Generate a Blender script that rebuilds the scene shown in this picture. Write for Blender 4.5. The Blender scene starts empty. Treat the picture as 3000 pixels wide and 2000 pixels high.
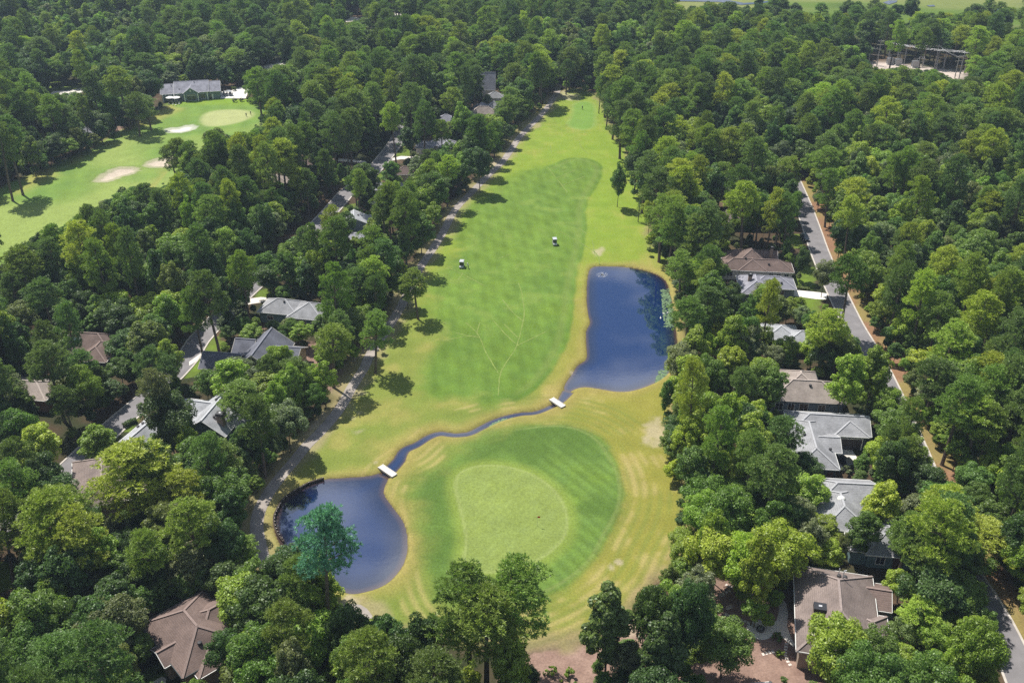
import bpy, bmesh, math, random
import numpy as np
from mathutils import Vector, Matrix, Euler

# ------------------------------------------------------------------ camera, sky, sun
scene = bpy.context.scene
CAM_H, FPX = 120.0, 2850.0                      # drone height, focal length in px of a 3000 px wide frame
TILT = math.atan(1665.0 / FPX)
cam_d = bpy.data.cameras.new("camera"); cam = bpy.data.objects.new("camera", cam_d)
scene.collection.objects.link(cam); scene.camera = cam
cam_d.sensor_width = 36.0; cam_d.lens = FPX / 3000.0 * 36.0
cam_d.clip_start = 1.0; cam_d.clip_end = 6000.0
cam.location = (0, 0, CAM_H); cam.rotation_euler = (math.pi / 2 - TILT, 0, 0)

SUN_EL = math.radians(60.0)
SUN_AZ = math.atan2(-0.68, 0.73)               # where the sun stands, from +Y towards +X
world = bpy.data.worlds.new("World"); scene.world = world; world.use_nodes = True
nt = world.node_tree; nt.nodes.clear()
wo = nt.nodes.new("ShaderNodeOutputWorld"); bg = nt.nodes.new("ShaderNodeBackground")
sky = nt.nodes.new("ShaderNodeTexSky"); sky.sky_type = 'NISHITA'; sky.sun_disc = False
sky.sun_elevation = SUN_EL; sky.sun_rotation = SUN_AZ
sky.air_density = 1.0; sky.dust_density = 0.4; sky.ozone_density = 2.5
bg.inputs[1].default_value = 0.07
# soft fair-weather clouds over the whole dome
tc = nt.nodes.new("ShaderNodeTexCoord"); sep = nt.nodes.new("ShaderNodeSeparateXYZ")
nt.links.new(tc.outputs['Generated'], sep.inputs[0])
zz = nt.nodes.new("ShaderNodeMath"); zz.operation = 'MAXIMUM'; zz.inputs[1].default_value = 0.06
nt.links.new(sep.outputs[2], zz.inputs[0])
dv = nt.nodes.new("ShaderNodeVectorMath"); dv.operation = 'DIVIDE'
cb = nt.nodes.new("ShaderNodeCombineXYZ")
for k in range(3): nt.links.new(zz.outputs[0], cb.inputs[k])
nt.links.new(tc.outputs['Generated'], dv.inputs[0]); nt.links.new(cb.outputs[0], dv.inputs[1])
cn = nt.nodes.new("ShaderNodeTexNoise"); cn.inputs['Scale'].default_value = 4.2; cn.inputs['Detail'].default_value = 3
cn.inputs['Roughness'].default_value = 0.5
nt.links.new(dv.outputs[0], cn.inputs['Vector'])
cr = nt.nodes.new("ShaderNodeValToRGB"); cr.color_ramp.elements[0].position = 0.46; cr.color_ramp.elements[1].position = 0.64
cr.color_ramp.elements[1].color = (0.8, 0.8, 0.8, 1)
nt.links.new(cn.outputs[0], cr.inputs[0])
mx = nt.nodes.new("ShaderNodeMixRGB"); mx.inputs[2].default_value = (10.0, 10.6, 11.6, 1)
nt.links.new(cr.outputs[0], mx.inputs[0]); nt.links.new(sky.outputs[0], mx.inputs[1])
nt.links.new(mx.outputs[0], bg.inputs[0]); nt.links.new(bg.outputs[0], wo.inputs[0])

sun_d = bpy.data.lights.new("sun", 'SUN'); sun_d.energy = 5.0; sun_d.angle = math.radians(0.53); sun_d.color = (1.0, 0.95, 0.86)
sun = bpy.data.objects.new("sun", sun_d); scene.collection.objects.link(sun)
sd = Vector((math.sin(SUN_AZ) * math.cos(SUN_EL), math.cos(SUN_AZ) * math.cos(SUN_EL), math.sin(SUN_EL)))
sun.rotation_euler = (-sd).to_track_quat('-Z', 'Y').to_euler(); sun.location = sd * 300
vs = scene.view_settings; vs.view_transform = 'Standard'; vs.look = 'None'; vs.gamma = 1.0; vs.exposure = 0.38
vs.use_curve_mapping = False
scene.cycles.use_denoising = False
scene.cycles.max_bounces = 6; scene.cycles.diffuse_bounces = 3; scene.cycles.transmission_bounces = 3
scene.cycles.transparent_max_bounces = 4; scene.cycles.volume_bounces = 0

# ------------------------------------------------------------------ helpers
rng = np.random.default_rng(7); random.seed(7)
COL = scene.collection
CT, ST = math.cos(TILT), math.sin(TILT)
def at(u, v, z=0.0):
    """survey point of the 3000x2000 photo -> ground metres at height z"""
    xc = (u - 1500) / FPX; yc = -(v - 1000) / FPX
    dy = CT + yc * ST; dz = -ST + yc * CT
    t = (z - CAM_H) / dz
    return (xc * t, dy * t)
def proj(x, y, z):
    dzz = z - CAM_H
    d = y * CT - dzz * ST
    return 1500 + FPX * x / d, 1000 - FPX * (y * ST + dzz * CT) / d
TILES = {'A': (0, 0, 2.352), 'B': (1000, 0, 2.352), 'C': (2000, 0, 2.352), 'D': (0, 660, 2.352), 'E': (1000, 660, 2.352),
         'F': (2000, 660, 2.352), 'G': (0, 1340, 2.352), 'H': (1000, 1340, 2.352), 'I': (2000, 1340, 2.352), 'P': (0, 0, 1.0),
         'W': (0, 0, 0.784), 'a': (2050, 680, 4.704), 'c': (2200, 1100, 5.2275), 'd': (2350, 1380, 5.2275), 'f': (2000, 1640, 3.92),
         'h': (400, 1720, 5.6), 'i': (540, 850, 4.2), 'k': (100, 880, 5.2275), 'l': (300, 1130, 4.704), 'n': (180, 1340, 7.129),
         'o': (900, 330, 3.646), 's': (1250, 150, 5.88), 'u': (420, 190, 5.88), 'v': (2500, 80, 5.88), 'x': (0, 150, 5.6),
         'y': (900, 0, 4.704), 'g': (2050, 1680, 5.6), 'z': (2650, 1600, 3.92), 'q': (780, 1380, 5.88)}
def T(t, *pts):
    x0, y0, s = TILES[t]
    return [(x0 + x / s, y0 + y / s) for x, y in pts]
def G(pts, z=0.0): return [at(u, v, z) for u, v in pts]
def smooth(pts, n=4, closed=True):
    P = [Vector((p[0], p[1], 0)) for p in pts]; N = len(P); out = []
    rngk = range(N) if closed else range(N - 1)
    for i in rngk:
        if closed: a, b, c, d = P[i - 1], P[i], P[(i + 1) % N], P[(i + 2) % N]
        else: a, b, c, d = P[max(i - 1, 0)], P[i], P[i + 1], P[min(i + 2, N - 1)]
        for k in range(n):
            t = k / n
            q = 0.5 * ((2 * b) + (c - a) * t + (2 * a - 5 * b + 4 * c - d) * t * t + (3 * b - a - 3 * c + d) * t ** 3)
            out.append((q.x, q.y))
    if not closed: out.append(tuple(pts[-1][:2]))
    return out
def seg_dist(X, Y, pts, closed=False):
    best = np.full(X.shape, 1e9); n = len(pts)
    for i in range(n if closed else n - 1):
        ax, ay = pts[i]; bx, by = pts[(i + 1) % n]
        dx, dy = bx - ax, by - ay; L = dx * dx + dy * dy + 1e-12
        t = np.clip(((X - ax) * dx + (Y - ay) * dy) / L, 0, 1)
        best = np.minimum(best, (X - ax - t * dx) ** 2 + (Y - ay - t * dy) ** 2)
    return np.sqrt(best)
def inside(X, Y, poly):
    r = np.zeros(X.shape, bool); n = len(poly); j = n - 1
    for i in range(n):
        xi, yi = poly[i]; xj, yj = poly[j]
        if yi != yj:
            r ^= ((yi > Y) != (yj > Y)) & (X < (xj - xi) * (Y - yi) / (yj - yi) + xi)
        j = i
    return r
def sdist(X, Y, poly, m=14.0):
    """signed distance to a polygon, negative inside, capped at m outside"""
    out = np.full(X.shape, m); p = np.array(poly)
    k = (X > p[:, 0].min() - m) & (X < p[:, 0].max() + m) & (Y > p[:, 1].min() - m) & (Y < p[:, 1].max() + m)
    if k.any():
        x, y = X[k], Y[k]; d = seg_dist(x, y, poly, True); d[inside(x, y, poly)] *= -1; out[k] = np.minimum(d, m)
    return out
def ldist(X, Y, line, m=12.0):
    out = np.full(X.shape, m); p = np.array(line)
    k = (X > p[:, 0].min() - m) & (X < p[:, 0].max() + m) & (Y > p[:, 1].min() - m) & (Y < p[:, 1].max() + m)
    if k.any(): out[k] = np.minimum(seg_dist(X[k], Y[k], line), m)
    return out
_tab = np.random.default_rng(11).random((256, 256))
def vnoise(X, Y, s, seed=0):
    x = X / s + seed * 17.3; y = Y / s + seed * 9.1
    xi = np.floor(x).astype(int); yi = np.floor(y).astype(int); fx = x - xi; fy = y - yi
    fx = fx * fx * (3 - 2 * fx); fy = fy * fy * (3 - 2 * fy)
    g = lambda a, b: _tab[a % 256, b % 256]
    return (g(xi, yi) * (1 - fx) + g(xi + 1, yi) * fx) * (1 - fy) + (g(xi, yi + 1) * (1 - fx) + g(xi + 1, yi + 1) * fx) * fy
def fbm(X, Y, s, seed=0): return (vnoise(X, Y, s, seed) + .5 * vnoise(X, Y, s / 2.1, seed + 1) + .25 * vnoise(X, Y, s / 4.3, seed + 2)) / 1.75
def sstep(a, b, x): t = np.clip((x - a) / (b - a), 0, 1); return t * t * (3 - 2 * t)

def tag(o, label=None, cat=None, group=None, kind=None):
    if label: o['label'] = label
    if cat: o['category'] = cat
    if group: o['group'] = group
    if kind: o['kind'] = kind
    return o
def empty(name, loc=(0, 0, 0), rz=0.0, label=None, cat=None, group=None):
    o = bpy.data.objects.new(name, None); COL.objects.link(o); o.location = loc; o.rotation_euler = (0, 0, rz)
    o.empty_display_size = 0.5
    return tag(o, label, cat, group)
def mesh_np(name, V, F, mat=None, cols=None):
    me = bpy.data.meshes.new(name); V = np.asarray(V, np.float32); F = np.asarray(F, np.int32)
    me.vertices.add(len(V)); me.vertices.foreach_set('co', V.ravel())
    n, k = F.shape
    me.loops.add(n * k); me.loops.foreach_set('vertex_index', F.ravel())
    me.polygons.add(n); me.polygons.foreach_set('loop_start', np.arange(0, n * k, k, dtype=np.int32))
    me.update(calc_edges=True)
    if mat: me.materials.append(mat)
    return me
def link(name, me, parent=None, loc=None):
    o = bpy.data.objects.new(name, me); COL.objects.link(o)
    if parent: o.parent = parent
    if loc: o.location = loc
    return o
class MB:
    """collects simple solids into one mesh"""
    def __init__(s): s.v = []; s.f = []
    def add(s, vs, fs):
        n = len(s.v); s.v += [tuple(v) for v in vs]; s.f += [tuple(i + n for i in f) for f in fs]; return s
    def box(s, x0, x1, y0, y1, z0, z1):
        return s.add([(x0, y0, z0), (x1, y0, z0), (x1, y1, z0), (x0, y1, z0), (x0, y0, z1), (x1, y0, z1), (x1, y1, z1), (x0, y1, z1)],
                     [(0, 3, 2, 1), (4, 5, 6, 7), (0, 1, 5, 4), (1, 2, 6, 5), (2, 3, 7, 6), (3, 0, 4, 7)])
    def bar(s, a, b, w, h=None, n=4):
        a, b = Vector(a), Vector(b); d = (b - a).normalized(); h = h or w
        up = Vector((0, 0, 1)) if abs(d.z) < .95 else Vector((1, 0, 0))
        sx = d.cross(up).normalized(); sy = sx.cross(d).normalized(); vs = []
        for p in (a, b):
            for k in range(n):
                t = 2 * math.pi * (k + .5) / n; c = math.sqrt(2) if n == 4 else 1
                vs.append(p + sx * math.cos(t) * w / 2 * c + sy * math.sin(t) * h / 2 * c)
        fs = [tuple(range(n))[::-1], tuple(range(n, 2 * n))] + [(k, (k + 1) % n, n + (k + 1) % n, n + k) for k in range(n)]
        return s.add(vs, fs)
    def tube(s, pts, rad, n=6):
        vs = []; fs = []; P = [Vector(p) for p in pts]
        for i, p in enumerate(P):
            d = (P[min(i + 1, len(P) - 1)] - P[max(i - 1, 0)]).normalized()
            ref = Vector((1, 0, 0)) if abs(d.x) < .9 else Vector((0, 1, 0))
            a = d.cross(ref).normalized(); b = d.cross(a)
            for k in range(n):
                t = 2 * math.pi * k / n; vs.append(p + (a * math.cos(t) + b * math.sin(t)) * rad[i])
        for i in range(len(P) - 1):
            for k in range(n): fs.append((i * n + k, i * n + (k + 1) % n, (i + 1) * n + (k + 1) % n, (i + 1) * n + k))
        fs += [tuple(range(n))[::-1], tuple(range((len(P) - 1) * n, len(P) * n))]
        return s.add(vs, fs)
    def lathe(s, prof, c=(0, 0, 0), n=12):
        vs = []; fs = []
        for r, z in prof:
            for k in range(n): t = 2 * math.pi * k / n; vs.append((c[0] + r * math.cos(t), c[1] + r * math.sin(t), c[2] + z))
        for i in range(len(prof) - 1):
            for k in range(n): fs.append((i * n + k, i * n + (k + 1) % n, (i + 1) * n + (k + 1) % n, (i + 1) * n + k))
        fs += [tuple(range(n))[::-1], tuple(range((len(prof) - 1) * n, len(prof) * n))]
        return s.add(vs, fs)
    def prism(s, poly, z0, z1):
        n = len(poly); a = sum(poly[i][0] * poly[(i + 1) % n][1] - poly[(i + 1) % n][0] * poly[i][1] for i in range(n))
        if a < 0: poly = poly[::-1]
        return s.add([(x, y, z0) for x, y in poly] + [(x, y, z1) for x, y in poly],
                     [tuple(range(n))[::-1], tuple(range(n, 2 * n))] + [(i, (i + 1) % n, n + (i + 1) % n, n + i) for i in range(n)])
    def build(s, name, mat, parent=None, smooth=False, loc=None):
        me = bpy.data.meshes.new(name); me.from_pydata(s.v, [], s.f); me.update()
        if mat: me.materials.append(mat)
        if smooth: me.polygons.foreach_set('use_smooth', [True] * len(me.polygons))
        return link(name, me, parent, loc)
def copy_tree(o, parent=None):
    c = o.copy(); COL.objects.link(c); c.parent = parent
    for ch in list(o.children): copy_tree(ch, c)
    return c

# ------------------------------------------------------------------ materials
def mat(name, col, rough=.8, spec=.3, noise=0.0, scale=4.0, metal=0.0, bump=0.0, emit=None):
    m = bpy.data.materials.new(name); m.use_nodes = True; N = m.node_tree.nodes; L = m.node_tree.links
    b = N['Principled BSDF']; b.inputs['Base Color'].default_value = (*col, 1); b.inputs['Roughness'].default_value = rough
    b.inputs['Specular IOR Level'].default_value = spec; b.inputs['Metallic'].default_value = metal
    if noise:
        t = N.new('ShaderNodeTexCoord'); n1 = N.new('ShaderNodeTexNoise'); n1.inputs['Scale'].default_value = scale; n1.inputs['Detail'].default_value = 6
        L.new(t.outputs['Object'], n1.inputs['Vector'])
        r = N.new('ShaderNodeMapRange'); r.inputs[1].default_value = .3; r.inputs[2].default_value = .7
        r.inputs[3].default_value = 1 - noise; r.inputs[4].default_value = 1 + noise; L.new(n1.outputs[0], r.inputs[0])
        x = N.new('ShaderNodeVectorMath'); x.operation = 'SCALE'; x.inputs[0].default_value = col; L.new(r.outputs[0], x.inputs['Scale'])
        L.new(x.outputs[0], b.inputs['Base Color'])
        if bump:
            bp = N.new('ShaderNodeBump'); bp.inputs['Strength'].default_value = bump; bp.inputs['Distance'].default_value = .05
            L.new(n1.outputs[0], bp.inputs['Height']); L.new(bp.outputs[0], b.inputs['Normal'])
    return m
def roof_mat(name, col):
    """asphalt shingles: courses along the slope, blotches, streaks"""
    m = bpy.data.materials.new(name); m.use_nodes = True; N = m.node_tree.nodes; L = m.node_tree.links
    b = N['Principled BSDF']; b.inputs['Roughness'].default_value = .9; b.inputs['Specular IOR Level'].default_value = .2
    t = N.new('ShaderNodeTexCoord')
    def noise(scale, vec=None, detail=4):
        n = N.new('ShaderNodeTexNoise'); n.inputs['Scale'].default_value = scale; n.inputs['Detail'].default_value = detail
        L.new(vec or t.outputs['Object'], n.inputs['Vector']); return n.outputs[0]
    mp = N.new('ShaderNodeMapping'); mp.inputs['Scale'].default_value = (1, 1, 9); L.new(t.outputs['Object'], mp.inputs[0])
    a = noise(.45); c = noise(2.2, mp.outputs[0]); d = noise(9.0)
    def mr(x, lo, hi):
        r = N.new('ShaderNodeMapRange'); r.inputs[1].default_value = .3; r.inputs[2].default_value = .7
        r.inputs[3].default_value = lo; r.inputs[4].default_value = hi; L.new(x, r.inputs[0]); return r.outputs[0]
    def mul(x, y):
        k = N.new('ShaderNodeMath'); k.operation = 'MULTIPLY'; L.new(x, k.inputs[0]); L.new(y, k.inputs[1]); return k.outputs[0]
    f = mul(mul(mr(a, .78, 1.2), mr(c, .84, 1.16)), mr(d, .82, 1.18))
    w = N.new('ShaderNodeTexWave'); w.wave_type = 'BANDS'; w.bands_direction = 'Z'; w.inputs['Scale'].default_value = 2.4; w.inputs['Distortion'].default_value = 1.0
    L.new(t.outputs['Object'], w.inputs['Vector'])
    f = mul(f, mr(w.outputs['Fac'], .92, 1.06))
    x = N.new('ShaderNodeVectorMath'); x.operation = 'SCALE'; x.inputs[0].default_value = col; L.new(f, x.inputs['Scale'])
    L.new(x.outputs[0], b.inputs['Base Color'])
    return m
def glass_mat():
    m = mat('window_glass', (.02, .026, .032), .06, .8); return m
M = {}
M['roof_brown'] = roof_mat('brown_shingles', (.17, .125, .112)); M['roof_rose'] = roof_mat('rose_brown_shingles', (.205, .165, .152))
M['roof_grey'] = roof_mat('light_grey_shingles', (.285, .288, .305)); M['roof_pale'] = roof_mat('pale_grey_shingles', (.345, .355, .38))
M['roof_slate'] = roof_mat('slate_grey_shingles', (.135, .14, .17)); M['roof_char'] = roof_mat('charcoal_shingles', (.06, .06, .066))
M['roof_violet'] = roof_mat('violet_grey_shingles', (.25, .25, .29)); M['roof_taupe'] = roof_mat('taupe_shingles', (.31, .265, .24))
M['roof_tan'] = roof_mat('tan_shingles', (.42, .33, .28))
def cap_of(col): return tuple(min(.75, c * 1.3 + .02) for c in col)
RCOL = {'roof_brown': (.17, .125, .112), 'roof_rose': (.205, .165, .152), 'roof_grey': (.285, .288, .305), 'roof_pale': (.345, .355, .38),
        'roof_slate': (.135, .14, .17), 'roof_char': (.06, .06, .066), 'roof_violet': (.25, .25, .29), 'roof_taupe': (.31, .265, .24), 'roof_tan': (.42, .33, .28)}
for k, c in RCOL.items(): M[k + '_cap'] = mat(k + '_ridge', cap_of(c), .9, .2, .18, 6)
M['wall_cream'] = mat('cream_siding', (.55, .49, .37), .8, .3, .08, 3); M['wall_teal'] = mat('teal_siding', (.13, .20, .215), .8, .3, .10, 3)
M['wall_blue'] = mat('blue_grey_siding', (.19, .23, .27), .8, .3, .10, 3); M['wall_tan'] = mat('tan_siding', (.36, .29, .24), .8, .3, .10, 3)
M['wall_pale'] = mat('pale_siding', (.58, .55, .50), .8, .3, .08, 3); M['wall_dark'] = mat('dark_siding', (.07, .085, .09), .8, .3, .10, 3)
M['wall_brick'] = mat('brick_wall', (.26, .14, .10), .9, .2, .2, 9)
M['white'] = mat('white_trim', (.74, .74, .72), .6, .4, .05, 5); M['glass'] = glass_mat(); M['skylight'] = mat('skylight_glass', (.40, .52, .55), .12, .9)
M['door'] = mat('painted_door', (.10, .045, .035), .5, .4, .1, 4); M['garage_dark'] = mat('dark_garage_door', (.055, .045, .045), .6, .3, .1, 3)
M['brickchim'] = mat('chimney_brick', (.30, .23, .19), .9, .2, .2, 8); M['chimcap'] = mat('chimney_metal', (.03, .03, .034), .4, .5, .2, 5)
M['vent'] = mat('roof_vent', (.05, .05, .055), .6, .3, .1, 5); M['pipe'] = mat('galvanised_pipe', (.6, .6, .62), .4, .5, .1, 5, .4)
M['asphalt'] = mat('asphalt', (.205, .195, .205), .9, .2, .14, .35); M['kerb'] = mat('kerb_concrete', (.50, .46, .42), .85, .25, .12, .9)
M['concrete'] = mat('pale_concrete', (.66, .62, .57), .85, .25, .10, .5); M['drive'] = mat('driveway_concrete', (.74, .71, .67), .85, .25, .06, .5)
M['pathc'] = mat('cart_path_concrete', (.31, .275, .25), .85, .25, .22, .5)
M['timber'] = mat('weathered_timber', (.055, .043, .036), .85, .25, .3, 6); M['metal'] = mat('grey_steel', (.34, .35, .37), .45, .5, .1, 5, .6)
M['pole'] = mat('pole_timber', (.40, .38, .35), .85, .25, .2, 3); M['black'] = mat('black_rubber', (.018, .018, .018), .7, .3, .2, 4)
M['cartwhite'] = mat('cart_white', (.46, .48, .51), .3, .5, .03, 4); M['seat'] = mat('vinyl_seat', (.22, .22, .22), .5, .4, .1, 5)
M['carpaint'] = mat('dark_blue_paint', (.012, .016, .028), .18, .6, .05, 2); M['carpaint2'] = mat('black_paint', (.010, .011, .013), .16, .6, .05, 2)
M['carpaint3'] = mat('silver_blue_paint', (.20, .24, .28), .2, .6, .05, 2)
M['lamp'] = mat('lamp_lens', (.7, .7, .68), .1, .7); M['red'] = mat('red_lens', (.35, .02, .02), .2, .6); M['stone'] = mat('paver_stone', (.62, .57, .52), .85, .25, .15, 2)
M['flagred'] = mat('flag_cloth', (.55, .06, .05), .8, .2, .1, 5); M['pit'] = mat('fire_pit_stone', (.16, .15, .145), .9, .2, .25, 5)
M['bark_pine'] = mat('pine_bark', (.15, .115, .09), .95, .1, .3, 3, bump=.4); M['bark'] = mat('grey_bark', (.11, .092, .075), .95, .1, .3, 3, bump=.4)
M['foam'] = mat('white_foam', (.8, .82, .84), .5, .3, .1, 9); M['feather'] = mat('white_feather', (.75, .74, .70), .8, .2, .1, 9)
M['boat'] = mat('boat_hull', (.02, .024, .035), .25, .6, .05, 3); M['canvas'] = mat('white_canvas', (.78, .78, .76), .8, .2, .05, 4)
M['lily'] = mat('lily_pads', (.125, .20, .10), .6, .3, .3, 2)

def leaf_mat(name, trans=.32):
    """tint comes with each tree; every leaf varies a little"""
    m = bpy.data.materials.new(name); m.use_nodes = True; N = m.node_tree.nodes; L = m.node_tree.links
    N.remove(N['Principled BSDF']); out = N['Material Output']
    a = N.new('ShaderNodeAttribute'); a.attribute_type = 'INSTANCER'; a.attribute_name = 'tint'
    g = N.new('ShaderNodeNewGeometry')
    r = N.new('ShaderNodeMapRange'); r.inputs[3].default_value = .55; r.inputs[4].default_value = 1.5; L.new(g.outputs['Random Per Island'], r.inputs[0])
    x = N.new('ShaderNodeVectorMath'); x.operation = 'SCALE'; L.new(a.outputs['Color'], x.inputs[0]); L.new(r.outputs[0], x.inputs['Scale'])
    d = N.new('ShaderNodeBsdfDiffuse'); L.new(x.outputs[0], d.inputs[0])
    y = N.new('ShaderNodeVectorMath'); y.operation = 'MULTIPLY'; y.inputs[1].default_value = (1.35, 1.5, .7); L.new(x.outputs[0], y.inputs[0])
    tr = N.new('ShaderNodeBsdfTranslucent'); L.new(y.outputs[0], tr.inputs[0])
    gl = N.new('ShaderNodeBsdfGlossy'); gl.inputs['Roughness'].default_value = .45; gl.inputs[0].default_value = (.6, .65, .6, 1)
    m1 = N.new('ShaderNodeMixShader'); m1.inputs[0].default_value = trans; L.new(d.outputs[0], m1.inputs[1]); L.new(tr.outputs[0], m1.inputs[2])
    m2 = N.new('ShaderNodeMixShader'); m2.inputs[0].default_value = .04; L.new(m1.outputs[0], m2.inputs[1]); L.new(gl.outputs[0], m2.inputs[2])
    L.new(m2.outputs[0], out.inputs[0]); return m
M['leaf'] = leaf_mat('broad_leaves', .44); M['needle'] = leaf_mat('pine_needles', .36)
# ------------------------------------------------------------------ plan of the place (photo survey points)
COURSE = (T('B', (1470, 645), (1600, 600), (1750, 640), (1830, 760), (1880, 900), (1960, 1000), (2010, 1120), (2100, 1300), (2150, 1520)) +
          T('E', (2130, 120), (2300, 240), (2330, 420), (2330, 700), (2330, 950), (2290, 1150), (2290, 1400)) +
          T('H', (2330, 60), (2400, 250), (2380, 520), (2300, 760), (2100, 920), (2000, 1010), (1850, 1130), (1700, 1230), (1560, 1270), (1330, 1310), (1150, 1330),
            (760, 1260), (560, 1200), (200, 1180), (-60, 1130)) +
          T('G', (2050, 1000), (1800, 800), (1680, 600), (1640, 480), (1700, 330), (1800, 180), (1930, 20)) +
          T('D', (2030, 1500), (2150, 1380), (2280, 1250)) + T('E', (0, 1050), (70, 940), (150, 860), (260, 700), (330, 560), (420, 420), (500, 270), (560, 170), (650, 40)) +
          T('B', (690, 1500), (780, 1380), (880, 1300), (990, 1180), (1080, 1080), (1150, 980), (1230, 870), (1330, 780), (1400, 700)))
LEFT = T('A', (1200, 690), (1500, 680), (1870, 690), (1930, 760), (1880, 850), (1700, 950), (1480, 1040), (1330, 1140), (1230, 1250), (1150, 1320), (1000, 1360), (800, 1440), (650, 1550), (450, 1680), (200, 1850),
         (-250, 2250), (-500, 2250), (-500, 1500), (-200, 1400), (0, 1300), (150, 1230), (350, 1150), (520, 1060), (640, 1020), (740, 930), (850, 890), (950, 820), (1040, 780), (1130, 740))
FAIRWAY = smooth(G(T('B', (1420, 1150), (1550, 1095), (1680, 1090), (1780, 1130), (1800, 1190), (1765, 1270), (1710, 1360), (1685, 1460)) +
          T('E', (1690, 0), (1665, 180), (1620, 380), (1595, 600), (1555, 800), (1480, 960), (1380, 1090), (1240, 1190), (1050, 1240), (850, 1225), (640, 1170), (520, 1080),
            (560, 950), (650, 820), (640, 650), (610, 500), (660, 330), (770, 200), (840, 50)) + T('B', (900, 1400), (1050, 1290), (1230, 1200))), 4)
TEE1 = smooth(G(T('B', (1600, 720), (1680, 700), (1740, 720), (1750, 790), (1740, 870), (1650, 895), (1560, 860), (1590, 790))), 4)
GREEN = smooth(G(T('H', (845, 760), (860, 560), (810, 330), (785, 220), (805, 130), (890, 80), (1010, 62), (1150, 75), (1300, 120), (1430, 200), (1515, 300), (1555, 420), (1540, 540), (1470, 630), (1350, 715), (1200, 770), (1000, 800))), 4)
APRON = smooth(G(T('H', (560, 620), (520, 430), (480, 290), (545, 150), (700, 60)) + T('E', (880, 1500), (1080, 1425), (1280, 1385), (1500, 1370), (1680, 1410), (1800, 1490)) +
          T('H', (1880, 10), (1935, 120), (1955, 250), (1930, 380), (1850, 530), (1760, 700), (1650, 815), (1500, 915), (1370, 975), (1180, 1040), (950, 1080), (760, 1060), (650, 960), (590, 800))), 4)
LGREEN = smooth(G(T('u', (980, 960), (1050, 850), (1250, 790), (1600, 770), (1850, 800), (1900, 870), (1750, 960), (1450, 1040), (1100, 1060))), 3)
WZ = -0.42
POND = smooth(G(T('E', (1703, 350), (1735, 290), (1850, 284), (2000, 295), (2140, 328), (2232, 385), (2262, 480), (2285, 600), (2300, 720), (2310, 830), (2290, 950),
          (2225, 1040), (2120, 1100), (2000, 1138), (1900, 1144), (1780, 1125), (1680, 1112), (1610, 1125), (1560, 1150), (1540, 1120), (1560, 1075), (1600, 1020), (1630, 970), (1688, 930), (1697, 870), (1690, 740), (1720, 670), (1702, 600), (1695, 480)), WZ), 3)
POND2 = smooth(G(T('W', (880, 1086), (892, 1092), (884, 1112), (880, 1135), (900, 1165), (925, 1200), (934, 1240), (930, 1280), (915, 1310), (885, 1340), (840, 1357), (795, 1360),
          (720, 1330), (665, 1280), (638, 1235), (631, 1205), (635, 1180), (650, 1150), (690, 1122), (740, 1103), (800, 1098), (850, 1094)), WZ), 3)
STREAM = smooth(G(T('E', (1560, 1150), (1530, 1190), (1500, 1222), (1430, 1258), (1340, 1292), (1230, 1302), (1120, 1328), (1040, 1358), (960, 1398), (880, 1436), (780, 1446), (680, 1436), (600, 1462), (520, 1512)) +
          T('P', (1185, 1320), (1168, 1350), (1142, 1378), (1128, 1396)), WZ), 4, False)
STREAM_W = [1.5, 1.1, .7, .55, .55, .6, .7, .8, .8, .75, .75, .8, .9, 1.0, 1.2, 1.5, 1.7, 1.3]
PATH = smooth(G(T('G', (1800, 640), (1790, 610), (1768, 480), (1785, 375), (1835, 270), (1930, 135), (2030, 20)) + T('D', (2110, 1520), (2205, 1425), (2290, 1330)) +
          T('E', (10, 1230), (75, 1110), (155, 985), (205, 880), (300, 740), (400, 580), (470, 440), (540, 295), (595, 215), (655, 125), (705, 40)) +
          T('B', (765, 1475), (815, 1408), (885, 1338), (960, 1262), (1040, 1182), (1110, 1115), (1172, 1030), (1222, 952), (1285, 885), (1352, 818), (1420, 740), (1462, 675), (1490, 630), (1500, 560))), 4, False)
PATH_B = smooth(G(T('P', (763, 1604), (775, 1650), (815, 1715), (880, 1765), (960, 1790), (1045, 1785), (1080, 1830))), 4, False)
ROAD_R = smooth(G(T('P', (2318, 520), (2352, 600), (2376, 665), (2400, 735), (2432, 812), (2462, 877), (2497, 949), (2530, 1005), (2570, 1075), (2612, 1162), (2655, 1260), (2740, 1460),
          (2822, 1660), (2870, 1740), (2912, 1810), (2948, 1880), (2980, 1950), (3030, 2080), (3080, 2250))), 3, False)
ROAD_L = smooth(G(T('P', (1200, 340), (1180, 378), (1166, 407), (1144, 440), (1117, 473), (1097, 497), (1062, 530), (1018, 563), (988, 597), (940, 650), (860, 730), (760, 820), (690, 885), (638, 936), (580, 1000), (548, 1052), (490, 1115),
          (410, 1185), (345, 1240), (250, 1330), (120, 1450), (-60, 1600))), 3, False)
def ribbon(line, w, off=0.0):
    """left and right edges of a strip"""
    L, R = [], []; w = w if hasattr(w, '__len__') else [w] * len(line)
    for i, p in enumerate(line):
        a = line[max(i - 1, 0)]; b = line[min(i + 1, len(line) - 1)]; dx, dy = b[0] - a[0], b[1] - a[1]; n = math.hypot(dx, dy) or 1
        nx, ny = -dy / n, dx / n
        L.append((p[0] + nx * (off + w[i] / 2), p[1] + ny * (off + w[i] / 2))); R.append((p[0] + nx * (off - w[i] / 2), p[1] + ny * (off - w[i] / 2)))
    return L, R
sw = np.interp(np.linspace(0, 1, len(STREAM)), np.linspace(0, 1, len(STREAM_W)), STREAM_W) * 1.45
sl, sr = ribbon(STREAM, list(sw)); STREAM_P = sl + sr[::-1]
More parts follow.
